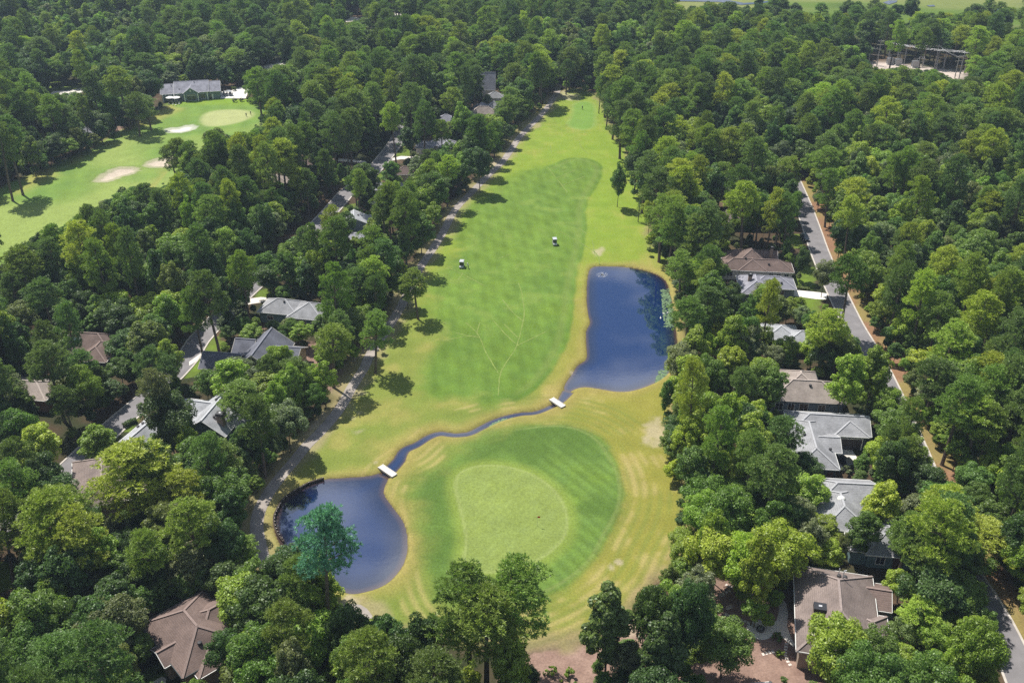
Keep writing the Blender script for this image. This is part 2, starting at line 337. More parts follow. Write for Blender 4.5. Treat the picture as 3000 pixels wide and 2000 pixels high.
BUNKERS = [smooth(G(T('u', (415, 1130), (440, 1100), (520, 1088), (600, 1095), (680, 1070), (760, 1050), (850, 1048), (880, 1075), (840, 1110), (740, 1145), (620, 1165), (500, 1165))), 4),
           smooth(G(T('A', (665, 1245), (690, 1220), (740, 1190), (790, 1165), (860, 1155), (930, 1160), (942, 1180), (900, 1200), (840, 1215), (790, 1235), (740, 1252), (690, 1253))), 4),
           smooth(G(T('A', (1000, 1140), (1030, 1115), (1080, 1100), (1140, 1090), (1190, 1095), (1210, 1120), (1170, 1145), (1100, 1152), (1040, 1150))), 4)]
MULCH = [G(T('H', (1180, 1340), (1330, 1312), (1560, 1275), (1660, 1258), (1780, 1200), (1900, 1130), (1990, 1060), (2080, 1060), (2250, 1200), (2352, 1400), (2400, 1700), (1100, 1700), (1120, 1450))),
         G(T('f', (150, 560), (480, 200), (800, 250), (1180, 420), (1260, 800), (1330, 1060), (1560, 1330), (1700, 1450), (1500, 1700), (-100, 1700), (-200, 1000))),
         G(T('i', (880, 470), (1010, 460), (1030, 540), (930, 560))), G(T('i', (1360, 540), (1560, 700), (1700, 640), (1880, 680), (1900, 950), (2140, 900), (2160, 1050), (2040, 1260), (1500, 1200), (1480, 900))),
         G(T('h', (750, 200), (1150, 150), (1150, 280), (700, 420), (200, 620), (100, 400))), G(T('x', (1700, 1300), (2300, 1180), (2200, 1330), (1800, 1400)))]
LAWN = [G(T('i', (250, 740), (390, 590), (430, 700), (370, 760))), G(T('D', (1290, 940), (1400, 920), (1400, 1010), (1290, 1040))), G(T('D', (780, 1400), (850, 1340), (930, 1340), (900, 1400))),
        G(T('a', (1230, 60), (1340, 40), (1420, 200), (1330, 210))), G(T('a', (1450, 490), (1560, 500), (1530, 780), (1420, 720), (1180, 700), (1420, 620))), G(T('a', (1330, 900), (1640, 915), (1600, 1080), (1400, 1080))),
        G(T('o', (970, 460), (1060, 370), (1070, 460))), G(T('o', (700, 720), (790, 630), (800, 690), (750, 740))), G(T('o', (400, 1010), (500, 980), (480, 1050), (420, 1060))), G(T('o', (360, 700), (450, 660), (440, 760), (370, 760))),
        G(T('x', (800, 500), (1300, 500), (1350, 600), (1150, 640), (900, 650))), G(T('h', (60, 1540), (430, 1330), (430, 1400), (250, 1560))), G(T('i', (930, 30), (1010, 0), (1060, 70), (940, 90))),
        G(T('G', (0, 740), (160, 760), (150, 850), (0, 900))), G(T('u', (1700, 220), (1860, 230), (1830, 290), (1720, 270)))]
DRIVES = [('C driveway', T('c', (1210, 1120), (1550, 1140), (1640, 1280), (1730, 1330), (1690, 1500), (1560, 1480), (1330, 1440), (1250, 1300))),
          ('A2 driveway', T('a', (1195, 785), (1640, 830), (1760, 850), (1740, 930), (1590, 922), (1230, 870))),
          ('club', T('u', (1330, 580), (1760, 580), (1850, 380), (1650, 395), (1480, 460), (1330, 470), (1325, 520))),
          ('I drive', T('i', (830, 100), (940, 85), (1100, 100), (1080, 120), (960, 150), (700, 190), (440, 200), (430, 160))),
          ('J drive', T('i', (570, 770), (680, 705), (780, 715), (770, 790))), ('J2', T('i', (60, 880), (250, 745), (290, 760), (200, 840), (60, 930))),
          ('N slab', T('n', (100, 640), (240, 570), (400, 550), (560, 560), (480, 760), (370, 820), (240, 740), (110, 680))),
          ('O drive', T('o', (860, 500), (1000, 465), (1110, 470), (1200, 420), (1290, 430), (1200, 500), (1000, 500), (870, 520))),
          ('R drive', T('o', (660, 960), (790, 930), (800, 990), (720, 1000))), ('V drive', T('o', (330, 520), (340, 490), (620, 520), (640, 540))),
          ('T drive', T('s', (60, 1170), (230, 1180), (220, 1210), (60, 1215))), ('x drive', T('x', (1140, 650), (1390, 590), (1400, 660), (1200, 720), (1000, 760), (800, 700), (880, 660))),
          ('x lot', T('x', (1600, 440), (1850, 330), (2250, 330), (2250, 420), (2000, 500), (1600, 500))), ('y lot', T('y', (490, 290), (560, 230), (720, 250), (730, 275), (600, 300), (500, 310))),
          ('y2', T('y', (1150, 185), (1370, 185), (1370, 230), (1170, 230))), ('x3', T('x', (620, 950), (740, 890), (760, 960), (680, 1000))),
          ('club lot', T('A', (1790, 460), (1960, 425), (1970, 450), (1900, 480), (1800, 490))), ('Hwalk', T('h', (230, 1568), (420, 1460), (490, 1500), (480, 1600), (230, 1640)))]
SUBPAD = G(T('v', (260, 600), (560, 600), (900, 640), (1300, 690), (1700, 740), (1980, 770), (1940, 860), (1780, 930), (1500, 900), (1000, 800), (280, 720)))
SCARS = [T('E', (1220, 395), (1245, 480), (1260, 600), (1240, 720), (1200, 850), (1140, 940), (1095, 1030), (1080, 1180)), T('E', (1110, 510), (1180, 600), (1250, 660)), T('E', (1045, 655), (1130, 750), (1205, 820)),
         T('E', (1415, 730), (1200, 835)), T('E', (855, 670), (940, 750), (1000, 880), (1090, 1030)), T('E', (955, 670), (935, 740), (945, 775), (780, 740)), T('E', (730, 290), (830, 335), (990, 420)), T('E', (840, 325), (805, 380)),
         T('E', (945, 770), (870, 765), (690, 800)), T('E', (1500, 40), (1740, 180), (1780, 270)), T('E', (1640, 20), (1690, 60)), T('E', (1075, 232), (1170, 200)), T('B', (1420, 1150), (1490, 1240), (1560, 1330)), T('B', (1480, 1230), (1620, 1170)),
         T('B', (1500, 1290), (1680, 1215)), T('E', (1065, 35), (1160, 45)), T('E', (1730, 100), (1745, 200)), T('B', (1640, 970), (1650, 1010), (1700, 1060)), T('B', (1440, 1000), (1450, 1060)), T('E', (1120, 680), (1220, 780))]
SCARS = [G(s) for s in SCARS]
BARE = [(T('E', (90, 1300)), 5.5), (T('E', (2170, 1430)), 3.0), (T('D', (2352, 1300)), 3.0), (T('H', (530, 940)), .8), (T('H', (545, 910)), .5), (T('H', (555, 940)), .4), (T('H', (1280, 1075)), 1.0), (T('H', (1980, 1180)), 2.6), (T('E', (1590, 1010)), 1.2),
        (T('H', (240, 30)), .8), (T('H', (1860, 760)), .8), (T('H', (40, 990)), 2.0), (T('B', (1560, 660)), 6), (T('B', (1100, 1130)), 4), (T('H', (1910, 720)), .6), (T('E', (1770, 175)), 2)]

# ------------------------------------------------------------------ ground sheet, one continuous relief, cut into named pieces
def lines(*spans):
    out = []
    for a, b, s in spans: out += list(np.arange(a, b, s))
    return np.array(out)
gx = lines((-1000, -190, 40), (-190, -44, 1.2), (-44, 47, .42), (47, 125, 1.2), (125, 320, 6), (320, 1001, 40))
gy = lines((-40, 96, 4), (96, 240, .42), (240, 330, .65), (330, 440, 1.0), (440, 640, 4), (640, 1000, 20), (1000, 4200, 200))
X, Y = np.meshgrid(gx, gy)
wd = np.minimum(np.minimum(sdist(X, Y, POND), sdist(X, Y, POND2)), sdist(X, Y, STREAM_P))
cd = sdist(X, Y, G(COURSE)); ld = sdist(X, Y, G(LEFT)); fd = sdist(X, Y, FAIRWAY); gd = sdist(X, Y, GREEN); ad = sdist(X, Y, APRON)
n1 = fbm(X, Y, 14, 1); n2 = fbm(X, Y, 5, 4); n3 = fbm(X, Y, 1.6, 8); n4 = fbm(X, Y, 40, 21)
Z = np.zeros_like(X)
Z += .28 * sstep(2, -5, gd) + .30 * sstep(1.5, -2.0, ad) * (.6 + .6 * n1) + .12 * sstep(2, -3, fd) * n1
Z += np.where(ld < 0, .5 * (n4 - .4), 0) * sstep(0, -8, ld)
Z *= sstep(.5, 3.0, wd)
Z = np.where(wd < 1.0, np.where(wd > 0, Z - .50 * sstep(1.0, -.15, wd) - .02, -.50 - .62 * sstep(0, -2.2, wd)), Z)
for b in BUNKERS:
    bd = sdist(X, Y, b, 4); Z -= .35 * sstep(.4, -1.5, bd); Z += .12 * sstep(2.0, .5, bd) * (bd > 0)
def mixc(C, c, w): return C + (np.array(c) - C) * np.clip(w, 0, 1)[..., None]
C = np.zeros(X.shape + (3,)); C[:] = (.095, .066, .040)
C = mixc(C, (.045, .055, .022), sstep(.42, .62, n1)); C = mixc(C, (.16, .105, .065), sstep(.55, .75, n2) * .8)
roadr = ldist(X, Y, ROAD_R); roadl = ldist(X, Y, ROAD_L)
side = np.zeros_like(X)
kk = roadr < 9
if kk.any():   # straw verge lies on the right of the eastern road
    rl, rr = ribbon(ROAD_R, 8.4, 4.2 if ribbon(ROAD_R, 2)[0][0][0] > ROAD_R[0][0] else -4.2)
    vg = sdist(X, Y, rl + rr[::-1], 3); side = sstep(.5, -.8, vg + (n2 - .5) * 2.4)
C = mixc(C, (.36, .20, .115), side * (.75 + .25 * n3))
C = mixc(C, (.30, .27, .08), side * sstep(.5, .68, n1) * .7)
for p in MULCH: C = mixc(C, np.stack([.34 + .20 * (n3 - .5), .222 + .15 * (n3 - .5), .178 + .12 * (n3 - .5)], -1), sstep(.5, -.3, sdist(X, Y, p, 3) + (n2 - .5) * .8))
for p in LAWN: C = mixc(C, (.17, .26, .030), sstep(.4, -.2, sdist(X, Y, p, 3)))
# rough of the main course
far = sstep(195, 280, Y)
east = sstep(-6, 22, X); rough = np.stack([.225 + .075 * east + .02 * far - .075 * east * far + .09 * (n2 - .5), .275 + .01 * east + .06 * far + .05 * (n2 - .5), .050 - .012 * far + .02 * (n2 - .5)], -1)
rough = mixc(rough, (.41, .345, .105), sstep(.50, .76, n2 * .6 + n1 * .4) * (1 - .65 * far) * (.45 + .55 * east))
rough = mixc(rough, (.20, .27, .040), sstep(.55, .72, n4 * .5 + n3 * .3 + n1 * .25) * .7)
ring = .5 + .5 * np.sin(2 * np.pi * ad / 1.9 + 2.5 * n1)
rough = mixc(rough, (.46, .385, .15), (ad > 1) * (ad < 12) * ring * sstep(.45, .6, n2) * .55)
rough = mixc(rough, (.185, .24, .045), (ad > .2) * (ad < 12) * (1 - ring) * sstep(.38, .6, n1) * .5)
strip = .5 + .5 * np.sin(2 * np.pi * X / 2.2); rough = mixc(rough, (.23, .34, .03), far * strip * .35 * (fd > 1))
wC = sstep(2.0, -1.5, cd + (n2 - .5) * 4.5)
C = mixc(C, rough, wC)
pd = np.minimum(ldist(X, Y, PATH), ldist(X, Y, PATH_B))
C = mixc(C, (.43, .335, .205), sstep(4.4, 1.2, pd + (n2 - .5) * 6.0) * .6 * wC)
C = mixc(C, (.34, .245, .16), sstep(-2.8, -.3, cd + (n2 - .5) * 3) * wC * .55)
bank = sstep(1.2 + 6.0 * n1, .3, wd + (n2 - .5) * 2.0) * wC * (.45 + .75 * n1)
C = mixc(C, np.stack([.37 + .10 * (n3 - .5), .30 + .08 * (n3 - .5), .088 + .04 * (n3 - .5)], -1), bank * .75)
C = mixc(C, (.11, .075, .045), sstep(.42, .05, wd))
C = mixc(C, (.13, .08, .05), sstep(.05, -.8, wd)); C = mixc(C, (.05, .032, .022), sstep(-1.0, -3.0, wd))
# fairway, apron, green
fw = np.stack([.156 + .05 * (n1 - .5) + .035 * (n3 - .5), .262 + .05 * (n1 - .5) + .04 * (n3 - .5), .036 + .015 * (n2 - .5)], -1)
hat = np.sin(2 * np.pi * (X * .86 + Y * .30) / 3.6) * np.sin(2 * np.pi * (X * .5 - Y * .24) / 5.2)
fw = fw * (1 + .10 * hat + .05 * np.sin(2 * np.pi * (X - .12 * Y) / 6.5) + .20 * (n2 - .5) + .26 * (n4 - .5))[..., None]
fw = mixc(fw, (.075, .165, .022), sstep(227, 176, Y) * sstep(.36, .62, n1 * .7 + n2 * .3) * .75)
fw = mixc(fw, (.23, .32, .055), sstep(.58, .8, n2) * .5)
soft = 1.0 + 5.5 * sstep(4, -8, X - (Y - 170) * .09); C = mixc(C, fw, sstep(.5 * soft, -.6 * soft, fd + (n2 - .5) * 1.2 * soft)); C = mixc(C, (.23, .29, .075), sstep(1.6, .2, np.abs(fd + 2.2)) * .30 * sstep(4.0, 1.5, soft)); C = mixc(C, (.10, .20, .025), sstep(.7, .1, np.abs(fd + .1)) * .25 * sstep(4.0, 1.5, soft))
td = sdist(X, Y, TEE1); C = mixc(C, (.18, .34, .060), sstep(1.2, -1.5, td) * .75); C = mixc(C, (.30, .40, .11), sstep(1.4, .2, np.abs(td)) * .3)
ap = np.stack([.16 + .06 * (n2 - .5), .265 + .07 * (n2 - .5), .045 + .02 * (n3 - .5)], -1)
ap = ap * (1 + .12 * np.sin(2 * np.pi * (X * .8 + Y * .6) / 2.4) * sstep(-2, 6, X) + .2 * (n1 - .5))[..., None]
ap = mixc(ap, (.085, .160, .028), sstep(.42, .64, n1 * .7 + n2 * .3) * .8)
ap = mixc(ap, (.25, .33, .055), sstep(3.2, .5, gd) * .75)
soft = 1.0 + 2.6 * sstep(6, -6, X); C = mixc(C, ap, sstep(1.0 * soft, -1.0 * soft, ad + (n2 - .5) * 1.5 * soft)); C = mixc(C, (.27, .33, .095), sstep(.6, .1, np.abs(ad + 1.0)) * .45 * sstep(2.5, 1.2, soft))
gr = np.stack([.248 + .03 * (n2 - .5), .322 + .03 * (n2 - .5), .076 + .02 * (n3 - .5)], -1) * (1 + .06 * (n3 - .5) + .025 * np.sin(2 * np.pi * (X * .7 - Y * .5) / 1.3))[..., None]
C = mixc(C, gr, sstep(.35, -.35, gd)); C = mixc(C, (.36, .42, .15), sstep(.5, .05, np.abs(gd)) * .5)
for s in []: C = mixc(C, (.40, .42, .15), sstep(.30, .0, ldist(X, Y, s, 3) + (n3 - .5) * .25) * (.10 + .9 * n2 * n1 * 2))
for p, r in BARE:
    q = at(*p[0]); d = np.hypot(X - q[0], (Y - q[1]) * .8); C = mixc(C, (.55, .46, .33), sstep(r, r * .2, d + (n2 - .5) * r * 2.4 + (n1 - .5) * r * 2.0 + (n3 - .5) * r) * .62)
# left course
lf = np.stack([.185 + .06 * (n2 - .5), .305 + .05 * (n2 - .5), .055 + .02 * (n3 - .5)], -1) * (1 + .22 * (n1 - .5) + .06 * np.sin(2 * np.pi * (X * .9 + Y * .25) / 7))[..., None]
lf = mixc(lf, (.29, .38, .09), sstep(.5, .7, n4)); lf = mixc(lf, (.36, .36, .09), sstep(-13.8, -4, ld) * sstep(.5, .7, n1) * (X < -120))
lgd = sdist(X, Y, LGREEN); lf = mixc(lf, (.44, .48, .20), sstep(1.5, -1.5, lgd)); lf = mixc(lf, (.24, .38, .02), sstep(398, 406, Y) * .7)
C = mixc(C, lf, sstep(1.5, -1.5, ld + (n2 - .5) * 4)); bmask = np.zeros(X.shape, bool)
for k, b in enumerate(BUNKERS):
    bd = sdist(X, Y, b, 4); bmask |= bd < 0; C = mixc(C, (.85, .82, .76) if k == 0 else (.62, .53, .42), sstep(.3, -.2, bd)); C = mixc(C, (.12, .16, .03), sstep(.8, .2, np.abs(bd - .5)) * .4)
C = mixc(C, (.66, .56, .50), sstep(2, -2, sdist(X, Y, SUBPAD)))
MARSH = G(T('P', (1960, 78), (2250, 82), (2500, 84), (2800, 88), (3080, 80))) + [(950, 520), (950, 4200), (80, 4200), (86, 660)]
md = sdist(X, Y, MARSH, 60)
mn = fbm(X, Y * 2.5, 160, 31); mcol = mixc(np.zeros(X.shape + (3,)) + (.13, .21, .03), (.25, .28, .085), sstep(.4, .6, mn)); mcol = mixc(mcol, (.06, .10, .025), sstep(.58, .66, fbm(X, Y * 3, 120, 44)))
C = mixc(C, mcol, sstep(8, -8, md)); lum = C.mean(-1, keepdims=True); C = np.clip((lum + (C - lum) * .97) * .76, .004, .9)

gm = bpy.data.materials.new('ground_cover'); gm.use_nodes = True; N = gm.node_tree.nodes; Lk = gm.node_tree.links
b = N['Principled BSDF']; b.inputs['Roughness'].default_value = .92; b.inputs['Specular IOR Level'].default_value = .12
a = N.new('ShaderNodeAttribute'); a.attribute_name = 'cover'; tcg = N.new('ShaderNodeTexCoord')
def gnoise(sc, det, lo, hi):
    n = N.new('ShaderNodeTexNoise'); n.inputs['Scale'].default_value = sc; n.inputs['Detail'].default_value = det; n.inputs['Roughness'].default_value = .65
    Lk.new(tcg.outputs['Object'], n.inputs['Vector']); r = N.new('ShaderNodeMapRange'); r.inputs[1].default_value = .3; r.inputs[2].default_value = .7
    r.inputs[3].default_value = lo; r.inputs[4].default_value = hi; Lk.new(n.outputs[0], r.inputs[0]); return n, r.outputs[0]
na, fa = gnoise(2.6, 9, .74, 1.26); nb, fb = gnoise(.22, 6, .90, 1.1)
mu = N.new('ShaderNodeMath'); mu.operation = 'MULTIPLY'; Lk.new(fa, mu.inputs[0]); Lk.new(fb, mu.inputs[1])
sc = N.new('ShaderNodeVectorMath'); sc.operation = 'SCALE'; Lk.new(a.outputs['Color'], sc.inputs[0]); Lk.new(mu.outputs[0], sc.inputs['Scale']); Lk.new(sc.outputs[0], b.inputs['Base Color'])
bp = N.new('ShaderNodeBump'); bp.inputs['Strength'].default_value = .35; bp.inputs['Distance'].default_value = .06; Lk.new(na.outputs[0], bp.inputs['Height']); Lk.new(bp.outputs[0], b.inputs['Normal'])

ny_, nx_ = X.shape
idx = np.arange(nx_ * ny_).reshape(ny_, nx_)
Fq = np.stack([idx[:-1, :-1], idx[:-1, 1:], idx[1:, 1:], idx[1:, :-1]], -1).reshape(-1, 4)
def cen(A): return (.25 * (A[:-1, :-1] + A[:-1, 1:] + A[1:, 1:] + A[1:, :-1])).ravel()
cls = np.zeros(len(Fq), int)
cls[cen(md) < 0] = 8; cls[cen(cd) < 0] = 1; cls[cen(ld) < 0] = 5
cls[cen(td) < 0] = 9; cls[cen(fd) < 0] = 2; cls[cen(ad) < 0] = 3; cls[cen(gd) < 0] = 4; cls[cen(lgd) < 0] = 10
for k, bk in enumerate(BUNKERS): cls[cen(sdist(X, Y, bk, 4)) < 0] = 11 + k
VV = np.stack([X.ravel(), Y.ravel(), Z.ravel()], 1); CC = C.reshape(-1, 3)
names = {0: ('ground', 'leaf littered woodland floor and gardens under the trees'), 1: ('rough', 'yellowish rough grass around the long central fairway'), 2: ('fairway', 'long mown central fairway with pale crossing tyre tracks'),
         3: ('apron', 'darker mown apron ringing the near putting green'), 4: ('putting_green', 'pale smooth near putting green with a flagstick'), 5: ('side_fairway', 'curving fairway below the grey clubhouse at upper left'),
         8: ('marsh', 'bright salt marsh beyond the woods at upper right'), 9: ('tee_box', 'rounded tee box at the far end of the central fairway'), 10: ('practice_green', 'pale putting green in front of the clubhouse'),
         11: ('bunker', 'white kidney shaped sand bunker nearest the clubhouse'), 12: ('bunker', 'larger tan sand bunker in the side fairway'), 13: ('bunker', 'tan sand bunker partly hidden behind tall pines')}
for k, (nm, lb) in names.items():
    f = Fq[cls == k]
    if not len(f): continue
    u, inv = np.unique(f, return_inverse=True)
    me = mesh_np(nm, VV[u], inv.reshape(-1, 4), gm); at_ = me.color_attributes.new('cover', 'FLOAT_COLOR', 'POINT')
    at_.data.foreach_set('color', np.concatenate([CC[u], np.ones((len(u), 1))], 1).astype(np.float32).ravel())
    me.polygons.foreach_set('use_smooth', np.ones(len(me.polygons), bool))
    tag(link(nm, me), lb, nm.replace('_', ' '), None, 'structure')
def gz(x, y):
    """height of the ground"""
    i = min(max(np.searchsorted(gx, x) - 1, 0), nx_ - 2); j = min(max(np.searchsorted(gy, y) - 1, 0), ny_ - 2)
    tx = (x - gx[i]) / (gx[i + 1] - gx[i]); ty = (y - gy[j]) / (gy[j + 1] - gy[j])
    return float((Z[j, i] * (1 - tx) + Z[j, i + 1] * tx) * (1 - ty) + (Z[j + 1, i] * (1 - tx) + Z[j + 1, i + 1] * tx) * ty)

# ------------------------------------------------------------------ water
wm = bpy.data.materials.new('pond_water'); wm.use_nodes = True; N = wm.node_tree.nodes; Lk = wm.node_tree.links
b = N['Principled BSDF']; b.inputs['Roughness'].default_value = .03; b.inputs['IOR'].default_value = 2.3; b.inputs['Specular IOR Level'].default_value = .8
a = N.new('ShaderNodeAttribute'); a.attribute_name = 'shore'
r1 = N.new('ShaderNodeValToRGB'); e = r1.color_ramp.elements; e[0].position = 0; e[0].color = (.075, .045, .034, 1); e[1].position = 1; e[1].color = (.002, .017, .085, 1)  # brown shallows; the deep-water blue paints sky reflection into the base colour
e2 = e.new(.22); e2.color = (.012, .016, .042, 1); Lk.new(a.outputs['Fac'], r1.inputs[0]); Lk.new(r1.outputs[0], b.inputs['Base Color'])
tcw = N.new('ShaderNodeTexCoord'); nw = N.new('ShaderNodeTexNoise'); nw.inputs['Scale'].default_value = 1.3; nw.inputs['Detail'].default_value = 3; Lk.new(tcw.outputs['Object'], nw.inputs['Vector'])
bw = N.new('ShaderNodeBump'); bw.inputs['Strength'].default_value = .045; bw.inputs['Distance'].default_value = .05; Lk.new(nw.outputs[0], bw.inputs['Height']); Lk.new(bw.outputs[0], b.inputs['Normal'])
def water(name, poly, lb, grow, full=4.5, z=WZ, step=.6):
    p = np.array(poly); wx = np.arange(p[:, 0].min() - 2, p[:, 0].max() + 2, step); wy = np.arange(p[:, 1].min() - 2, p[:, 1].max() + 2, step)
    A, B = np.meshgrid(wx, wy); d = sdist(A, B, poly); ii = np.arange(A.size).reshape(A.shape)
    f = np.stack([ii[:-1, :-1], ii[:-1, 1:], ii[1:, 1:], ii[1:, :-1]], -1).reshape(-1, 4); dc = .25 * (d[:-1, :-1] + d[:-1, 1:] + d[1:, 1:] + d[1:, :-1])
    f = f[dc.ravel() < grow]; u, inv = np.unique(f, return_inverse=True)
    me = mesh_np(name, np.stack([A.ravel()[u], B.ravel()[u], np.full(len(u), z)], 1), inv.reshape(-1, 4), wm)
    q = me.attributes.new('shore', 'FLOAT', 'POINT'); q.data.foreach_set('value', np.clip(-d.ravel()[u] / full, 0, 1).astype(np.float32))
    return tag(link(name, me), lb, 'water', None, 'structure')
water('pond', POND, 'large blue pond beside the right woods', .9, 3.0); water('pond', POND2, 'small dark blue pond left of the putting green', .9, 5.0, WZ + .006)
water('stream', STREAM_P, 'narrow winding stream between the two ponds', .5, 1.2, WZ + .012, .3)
for k, pts in enumerate([T('C', (-40, 0), (300, 2), (420, 25), (520, 20), (640, 4), (650, 14), (520, 30), (400, 38), (250, 18), (-40, 12)), T('C', (1380, 22), (1420, 8), (1480, 8), (1470, 20), (1420, 36)), T('C', (2090, 68), (2140, 60), (2220, 68), (2150, 92)),
                         T('C', (690, 50), (740, 48), (735, 62), (700, 66)), T('C', (1680, 42), (1730, 38), (1740, 48), (1700, 50))]):
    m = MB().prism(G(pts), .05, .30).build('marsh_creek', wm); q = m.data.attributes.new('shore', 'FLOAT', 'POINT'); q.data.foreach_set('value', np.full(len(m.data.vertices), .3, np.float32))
    tag(m, ['winding tidal creek at the top edge of the marsh', 'pale tidal pool among the marsh behind tall pines', 'pale tidal pool by the far right house', 'small tidal pool at the end of the winding creek', 'tiny tidal pool in the middle of the marsh'][k], 'water', None, 'structure')

# ------------------------------------------------------------------ roads, path, drives
def strip(name, line, w, z, m, lb, kind='structure', parent=None):
    L_, R_ = ribbon(line, w); V = []; n = len(line)
    for p, q in zip(L_, R_): V += [(p[0], p[1], z + max(0, gz(*p))), (q[0], q[1], z + max(0, gz(*q)))]
    me = bpy.data.meshes.new(name); me.from_pydata(V, [], [(2 * i, 2 * i + 1, 2 * i + 3, 2 * i + 2) for i in range(n - 1)]); me.materials.append(m); me.update()
    o = link(name, me, parent)
    if not parent: tag(o, lb, name.replace('_', ' '), None, kind)
    return o
def kerb(line, w, lb, par):
    for s in (1, -1):
        e = ribbon(line, w)[0 if s > 0 else 1]; L_, R_ = ribbon(e, .38); V = []; F_ = []
        for p, q in zip(L_, R_): V += [(p[0], p[1], 0), (p[0], p[1], .12), (q[0], q[1], .12), (q[0], q[1], 0)]
        for i in range(len(e) - 1):
            k = 4 * i; F_ += [(k, k + 4, k + 5, k + 1), (k + 1, k + 5, k + 6, k + 2), (k + 2, k + 6, k + 7, k + 3)]
        me = bpy.data.meshes.new('kerb'); me.from_pydata(V, [], F_); me.materials.append(M['kerb']); me.update(); link('kerb', me, par)
rr_ = strip('road', ROAD_R, 5.3, .03, M['asphalt'], 'straight grey residential road along the right woods'); kerb(ROAD_R, 5.4, '', rr_)
rl_ = strip('road', ROAD_L, 5.4, .03, M['asphalt'], 'grey residential road winding between the left houses'); kerb(ROAD_L, 5.5, '', rl_)
strip('cart_path', PATH, 2.45, .035, M['pathc'], 'concrete cart path along the left tree line'); strip('cart_path', PATH_B, 2.45, .042, M['pathc'], 'concrete cart path curling below the small pond')
M['track'] = mat('worn_turf', (.180, .238, .062), .95, .1, .22, 1.2)
TRK = ['long curved tyre track down the middle of the fairway', 'short track joining the curved one from the upper left', 'faint track joining the curved one lower down', 'straight track running right from the curved one', 'left branch track meeting the curved one near the stream', 'hooked short track at the left branch top', 'pale track below the left golf cart',
       'tiny spur under the left golf cart', 'faint level track at the fairway left', 'track near the right golf cart heading to the pond', 'tiny track right of the right golf cart', 'short track between the two golf carts', 'long straight track in the far fairway head', 'upper side track in the far fairway head', 'lower side track in the far fairway head', 'short level track above the golf carts',
       'short upright track above the large pond', 'thin curved mark in the upper rough', 'thin upright mark in the upper rough', 'faint short track left of the curved one']
for k, s_ in enumerate(SCARS):
    line = smooth(s_, 8, False) if len(s_) > 2 else [(s_[0][0] + (s_[1][0] - s_[0][0]) * t, s_[0][1] + (s_[1][1] - s_[0][1]) * t) for t in np.linspace(0, 1, 12)]
    w_ = [(.16 + .20 * random.random()) * (1 if 0 < i < len(line) - 1 else .15) for i in range(len(line))]
    line = [(p[0] + random.uniform(-.06, .06), p[1] + random.uniform(-.06, .06)) for p in line]
    strip('tyre_track', line, w_, .022, M['track'], TRK[k])
DLAB = {'C driveway': 'pale driveway before the light grey garage house', 'A2 driveway': 'white driveway running to the right road', 'club': 'white concrete yard right of the clubhouse', 'I drive': 'pale driveway behind the blue grey house',
        'J drive': 'pale concrete court between the dark roof wings', 'J2': 'pale driveway beside the dark roofed house', 'N slab': 'white concrete slab by the boat', 'O drive': 'pale driveway of the far grey garage house',
        'R drive': 'pale driveway above the light gable roof', 'V drive': 'pale driveway left of the winding road', 'T drive': 'short pale driveway left of the far grey roofs', 'x drive': 'pale road bend left of the clubhouse',
        'x lot': 'pale parking lot behind the thin pines', 'y lot': 'pale lot before the far tan roofs', 'y2': 'pale lot under a dark far tree', 'x3': 'small pale drive at the far left', 'club lot': 'pale lot behind the clubhouse yard', 'Hwalk': 'pale walk by the bottom left house'}
for k, (n, p) in enumerate(DRIVES):
    hz = .045 + .004 * (k % 3)
    tag(MB().prism(G(p), -.05, hz).build('driveway', M['asphalt'] if n in ('x3',) else M['drive'] if n in ('A2 driveway', 'club', 'N slab') else M['concrete']), DLAB[n], 'driveway', None, 'structure')
